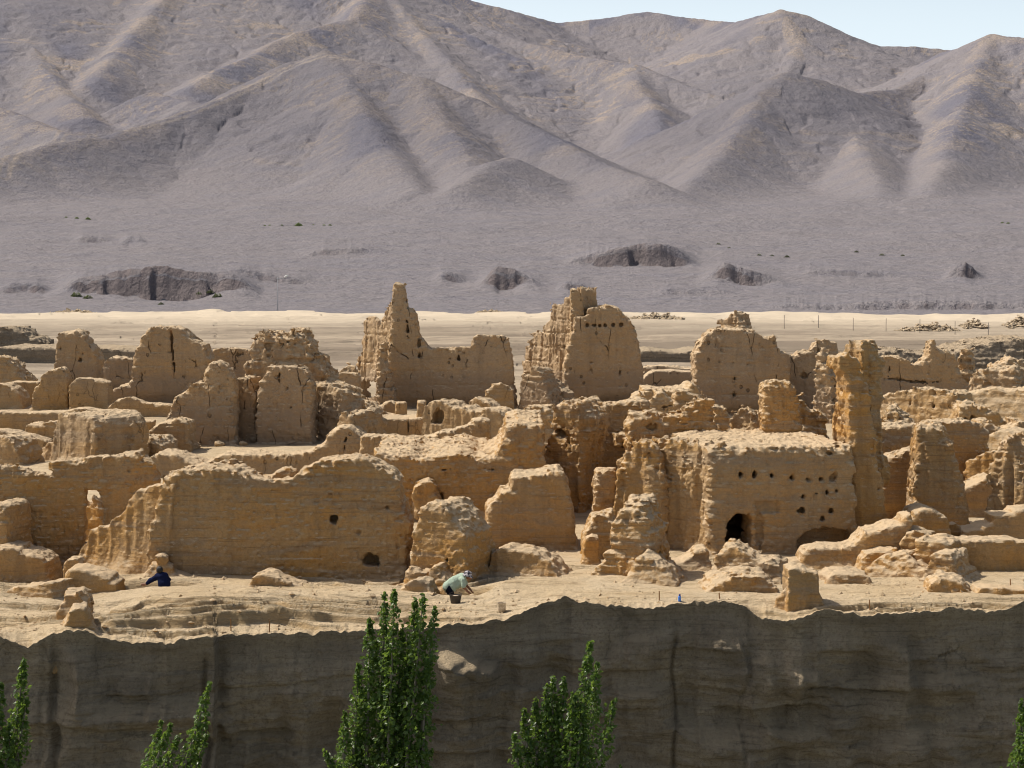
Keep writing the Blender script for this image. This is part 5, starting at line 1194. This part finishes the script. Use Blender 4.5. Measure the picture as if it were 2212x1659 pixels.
# ---- shrubs
def leafmat(name, a, b_, trans=.35, gloss=.35):
    b = NB(name); P = b.pos()
    n = b.noise(P, 9, 2); n2 = b.noise(P, 1.3, 2)
    c = b.mix(b.ramp(n, .35, .65), a, b_); c = b.mix(b.ramp(n2, .4, .65, 0, .45), c, tuple(.5 * v for v in a))
    p_ = b.n('ShaderNodeBsdfPrincipled', {'Roughness': .38, 'Specular IOR Level': gloss}); b.set(p_.inputs['Base Color'], c)
    t = b.n('ShaderNodeBsdfTranslucent'); b.set(t.inputs[0], b.mix(.6, c, (.26, .38, .05)))
    mx = b.n('ShaderNodeMixShader', {0: trans}); b.t.links.new(p_.outputs[0], mx.inputs[1]); b.t.links.new(t.outputs[0], mx.inputs[2]); b.t.links.new(mx.outputs[0], b.out.inputs[0]); return b.m
M_SHRUB = leafmat('grey_green_foliage', (.075, .105, .05), (.11, .14, .07)); M_DSHRUB = leafmat('dusty_dark_foliage', (.075, .07, .055), (.10, .095, .075), .2)
M_STRAW = leafmat('dry_straw', (.36, .26, .10), (.42, .33, .15), .3, .1)
def blades(n, R, hgt, size, seed):
    r2 = random.Random(seed); V = []; Fc = []
    for k in range(n):
        a = r2.uniform(0, 6.28); rr = R * math.sqrt(r2.random()); zz = hgt * (1 - (rr / R) ** 2) * r2.uniform(.15, 1)
        c = Vector((rr * math.cos(a), rr * math.sin(a), zz)); d = Vector((r2.gauss(0, 1), r2.gauss(0, 1), r2.gauss(.5, 1))).normalized(); e = d.orthogonal().normalized()
        o = len(V); s = size * r2.uniform(.6, 1.3)
        V += [tuple(c - d * s), tuple(c + e * s * .4), tuple(c + d * s), tuple(c - e * s * .4)]; Fc.append((o, o + 1, o + 2, o + 3))
    me = bpy.data.meshes.new('shrub'); me.from_pydata(V, [], Fc); me.update(); return me
SH = [blades(260, 1, .8, .22, s) for s in range(3)]
for i, (x, y, s, k) in enumerate([(645, 488, 2.6, 0), (572, 488, .9, 0), (583, 487, 1.0, 0), (609, 487, .9, 0), (677, 486, .8, 0), (700, 487, 1.1, 0), (713, 487, 1.2, 0), (143, 470, 1.1, 0), (166, 472, 1.5, 0), (190, 474, 1.9, 0), (2165, 482, 1.2, 0), (2178, 483, 1.3, 0),
    (165, 641, 1.8, 1), (190, 645, 1.5, 1), (455, 634, 1.3, 1), (470, 642, 1.6, 1), (430, 640, 1.0, 1), (348, 658, .9, 1), (1640, 552, 1.2, 1), (1668, 553, 1.0, 1), (1700, 556, 1.4, 1), (1552, 528, 1.3, 1), (1575, 536, 1.0, 1), (1850, 545, 1.2, 1), (1905, 552, 1.4, 1), (1950, 553, 1.1, 1)]):
    p = hit(x, y, 440, 1500, 2500)
    o = obj('desert_shrub', SH[i % 3] if k == 0 else SH[(i + 1) % 3].copy(), None, None, p - Vector((0, 0, .1)), ('tiny green shrub in the scattered row on the pale fan under the hills' if k == 0 else 'tiny dark dusty shrub near the low cliffs on the far plain'), 'shrub', 'green shrubs under the hills' if k == 0 else 'dark shrubs on the far plain')
    o.scale = (s, s, s)
    if k == 0 and not o.data.materials: o.data.materials.append(M_SHRUB)
    if k == 1: o.data.materials.clear(); o.data.materials.append(M_DSHRUB)
p = hit(345, 889, 90, 130, 2000)
me = blades(520, .75, .42, .15, 11); obj('dry_bush', me, M_STRAW, None, p, 'small dry yellow bush on pale ground in front of the cracked slab', 'bush')

# ---- poplars growing in the ravine below the cliff
M_LEAF = leafmat('poplar_leaves', (.055, .115, .02), (.12, .19, .04), .45, .45)
M_BARK = plain_mat('poplar_bark', (.20, .18, .14), .9, .1, .6, 12)
def poplar(label, Y, base_x, stems, seed, rmax=.175, leaf=.043, dens=300):
    r2 = np.random.RandomState(seed); s0 = w3(base_x, 1659, Y)
    root = thing('poplar_tree', label, 'tree', (s0[0], Y, -10.6), 'poplars in the ravine')
    O = np.array((s0[0], Y, -10.6))
    fork = np.array((0, 0, s0[2] - 2.6 + 10.6))
    m = MB(); m.ring_tube([(0, 0, -.3), (.03, .02, 2.5), (-.02, 0, fork[2] - 1), tuple(fork + np.array((0, 0, .4)))], [.20, .17, .13, .09], 10)
    obj('trunk', m.mesh('trunk'), M_BARK, root)
    LV = []; 
    for si, st in enumerate(stems):
        tip = np.array(w3(st[0], st[1], Y)) - O; low = np.array(w3(st[2], st[3], Y)) - O
        dy = r2.uniform(-.35, .35) if len(stems) > 1 else 0
        tip[1] += dy; low[1] += dy
        sc_ = st[4] if len(st) > 4 else 1.0
        mid = .5 * (tip + low) + np.array((r2.uniform(-.05, .05), r2.uniform(-.05, .05), 0))
        # spine: tip -> low, then bends in to the fork
        T = np.linspace(0, 1, 24)[:, None]
        sp = tip * (1 - T) ** 2 + 2 * mid * T * (1 - T) + low * T ** 2
        below = low[2] - fork[2]
        ext = np.array([low + (fork - low) * t * np.array((t, t, 1)) for t in np.linspace(.05, 1, 10)])
        full = np.concatenate([sp, ext])
        m = MB(); idx = list(range(0, len(full), 3)); 
        rad = [.006 + .05 * (k / len(full)) for k in idx]
        m.ring_tube([tuple(full[k]) for k in idx], rad, 6); obj('branch', m.mesh('branch'), M_BARK, root)
        seg = np.linalg.norm(np.diff(full, axis=0), axis=1); cum = np.concatenate([[0], np.cumsum(seg)])
        Ltot = min(cum[-1], cum[23] + 1.6)
        n = int(Ltot * dens * sc_)
        d = r2.uniform(0, 1, n) ** .9 * Ltot
        # gaps between whorls of twigs
        keep = (np.sin(d * 17 + si * 2.1) > -.75) | (r2.uniform(0, 1, n) < .45)
        d = d[keep]; n = len(d)
        c = np.stack([np.interp(d, cum, full[:, q]) for q in range(3)], -1)
        R = np.minimum(.028 + .16 * d, rmax * sc_ * (1 + .35 * np.sin(d * 5.3 + si) + .22 * np.sin(d * 13 + 2 * si)))
        ph = r2.uniform(0, 2 * np.pi, n); rr = R * np.sqrt(r2.uniform(.04, 1, n)) * np.where(r2.uniform(0, 1, n) < .12, 1.55, 1)
        c = c + np.stack([rr * np.cos(ph), rr * np.sin(ph), .35 * rr + r2.normal(0, .02, n)], -1)
        out = np.stack([np.cos(ph), np.sin(ph), np.zeros(n)], -1)
        LV.append((c, out))
    c = np.concatenate([a for a, _ in LV]); out = np.concatenate([b_ for _, b_ in LV]); n = len(c)
    ax = out * .6 + r2.normal(0, .55, (n, 3)) + np.array((0, 0, -.25)); ax /= np.linalg.norm(ax, axis=1)[:, None]
    nr = r2.normal(0, .6, (n, 3)) + np.array((0, -.2, .35)) + out * .5; nr -= (nr * ax).sum(1)[:, None] * ax; nr /= np.linalg.norm(nr, axis=1)[:, None]
    sd = np.cross(ax, nr); s = (leaf * r2.uniform(.7, 1.25, n))[:, None]
    V = np.stack([c - ax * s * 1.0, c + sd * s * .78 - ax * s * .25 + nr * s * .15, c + sd * s * .42 + ax * s * .55 + nr * s * .05, c + ax * s * 1.15 - nr * s * .12, c - sd * s * .42 + ax * s * .55 + nr * s * .05, c - sd * s * .78 - ax * s * .25 + nr * s * .15], 1).reshape(-1, 3)
    i = np.arange(n)[:, None] * 6
    Q = np.concatenate([i + np.array([[0, 1, 2, 3]]), i + np.array([[0, 3, 4, 5]])])
    obj('crown', np_mesh('crown', V, Q, False), M_LEAF, root)
poplar('tallest poplar with several upright leafy tips, left of centre', 36.5, 830, [
    (852, 1273, 838, 1640), (828, 1290, 815, 1640), (915, 1280, 880, 1640), (897, 1296, 868, 1640), (940, 1310, 905, 1640), (797, 1337, 790, 1640), (812, 1390, 770, 1650), (925, 1420, 915, 1650), (868, 1360, 850, 1650), (772, 1440, 760, 1655, .9), (748, 1530, 745, 1660, .9), (700, 1622, 735, 1680, .8), (935, 1620, 905, 1690, .8), (915, 1575, 900, 1660, .9), (840, 1400, 825, 1660), (885, 1400, 875, 1660)], 1)
poplar('broad leafy poplar with a slim separate stem at its right, centre', 35.5, 1215, [
    (1276, 1386, 1250, 1640, 1.1), (1292, 1440, 1268, 1640), (1218, 1462, 1215, 1650), (1196, 1468, 1195, 1650), (1180, 1484, 1180, 1650), (1156, 1512, 1160, 1650), (1132, 1532, 1140, 1655), (1110, 1582, 1120, 1665, .9), (1238, 1492, 1230, 1650), (1326, 1502, 1288, 1660, .9), (1260, 1500, 1245, 1660), (1205, 1530, 1200, 1660), (1340, 1651, 1310, 1720, .5)], 2)
poplar('small poplar with two thin leaning leafy stems, lower left', 36.0, 385, [
    (453, 1476, 395, 1665, .8), (446, 1545, 405, 1670, .7), (443, 1592, 415, 1680, .7), (376, 1556, 330, 1668, .85), (350, 1558, 322, 1665, .7), (385, 1590, 345, 1680, .7)], 3, dens=290)
poplar('poplar cut by the left edge of the photo with one slim tip', 36.0, 8, [
    (42, 1432, 18, 1650), (10, 1468, 2, 1650), (55, 1506, 30, 1655, .9), (-25, 1470, -20, 1650), (25, 1560, 15, 1665), (-45, 1540, -35, 1660)], 4)
poplar('poplar barely showing at the right edge of the photo', 36.0, 2225, [
    (2222, 1470, 2214, 1660), (2212, 1520, 2206, 1660, .9), (2240, 1500, 2236, 1660), (2200, 1590, 2202, 1680, .8)], 5)
# ------------------------------------------------------------------ ground, cliff, hills, valley floor
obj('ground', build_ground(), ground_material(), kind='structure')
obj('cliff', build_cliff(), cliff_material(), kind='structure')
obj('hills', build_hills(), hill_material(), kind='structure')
def valley_material():
    b = NB('valley_soil'); P = b.pos()
    c = b.mix(b.ramp(b.noise(P, .4, 4), .4, .6), (.10, .10, .05), (.16, .13, .08))
    return b.finish(c, .97, b.bump(b.noise(P, 3, 4), .1, .8))
_n = 60
_X, _Y = np.meshgrid(np.linspace(-90, 90, _n), np.linspace(-70, 46.5, _n))
_Z = -10.6 + .25 * fbm(_X / 6., _Y / 6., .5, 3, 0)
obj('valley_floor', np_mesh('valley_floor', np.stack([_X, _Y, _Z], -1).reshape(-1, 3), grid_quads(_n, _n)), valley_material(), kind='structure')

# ------------------------------------------------------------------ light and camera
SUN_EL, SUN_AZ = 52.0, (-.93, .37)
sv = Vector((SUN_AZ[0] * math.cos(math.radians(SUN_EL)), SUN_AZ[1] * math.cos(math.radians(SUN_EL)), math.sin(math.radians(SUN_EL))))
sun = bpy.data.lights.new('sun', 'SUN'); sun.energy = 5.0; sun.angle = math.radians(.5); sun.color = (1, .93, .82)
so = bpy.data.objects.new('sun', sun); COL.objects.link(so); so.rotation_euler = (-sv).to_track_quat('-Z', 'Y').to_euler(); so.location = (-30, 40, 60)
w = bpy.data.worlds.new('World'); sc.world = w; w.use_nodes = True
nt = w.node_tree; bg = nt.nodes['Background']
sky = nt.nodes.new('ShaderNodeTexSky'); sky.sky_type = 'NISHITA'; sky.sun_disc = False
sky.sun_elevation = math.radians(SUN_EL); sky.sun_rotation = math.atan2(SUN_AZ[0], SUN_AZ[1])
sky.air_density = 1.0; sky.dust_density = 5.0; sky.ozone_density = 1.0
# dusty air: a pale band of haze low over the horizon, fading upward
tc = nt.nodes.new('ShaderNodeTexCoord'); sx = nt.nodes.new('ShaderNodeSeparateXYZ'); nt.links.new(tc.outputs['Generated'], sx.inputs[0])
mr = nt.nodes.new('ShaderNodeMapRange'); mr.interpolation_type = 'SMOOTHSTEP'; nt.links.new(sx.outputs[2], mr.inputs[0])
for k_, v_ in ((1, .10), (2, .30), (3, 1.0), (4, 0.0)): mr.inputs[k_].default_value = v_
hm = nt.nodes.new('ShaderNodeMix'); hm.data_type = 'RGBA'; hm.blend_type = 'ADD'; nt.links.new(mr.outputs[0], hm.inputs[0]); nt.links.new(sky.outputs[0], hm.inputs[6])
hm.inputs[7].default_value = (7.2, 8.2, 8.8, 1)
nt.links.new(hm.outputs[2], bg.inputs[0]); bg.inputs[1].default_value = .086

cam = bpy.data.cameras.new('camera'); co = bpy.data.objects.new('camera', cam); COL.objects.link(co); sc.camera = co
co.location = (0, 0, H); co.rotation_euler = (math.pi / 2, 0, 0)
cam.sensor_width = 36; cam.lens = 36 * F / 2212.0
cam.shift_y = (HY - 829.5) / 2212.0; cam.clip_start = .5; cam.clip_end = 9000
sc.view_settings.view_transform = 'Standard'; sc.view_settings.look = 'None'; sc.view_settings.exposure = 0; sc.view_settings.gamma = 1
sc.cycles.use_denoising = True
sc.cycles.filter_width = 1.1
sc.cycles.max_bounces = 8; sc.cycles.diffuse_bounces = 5
print('ruin verts', NV[0])
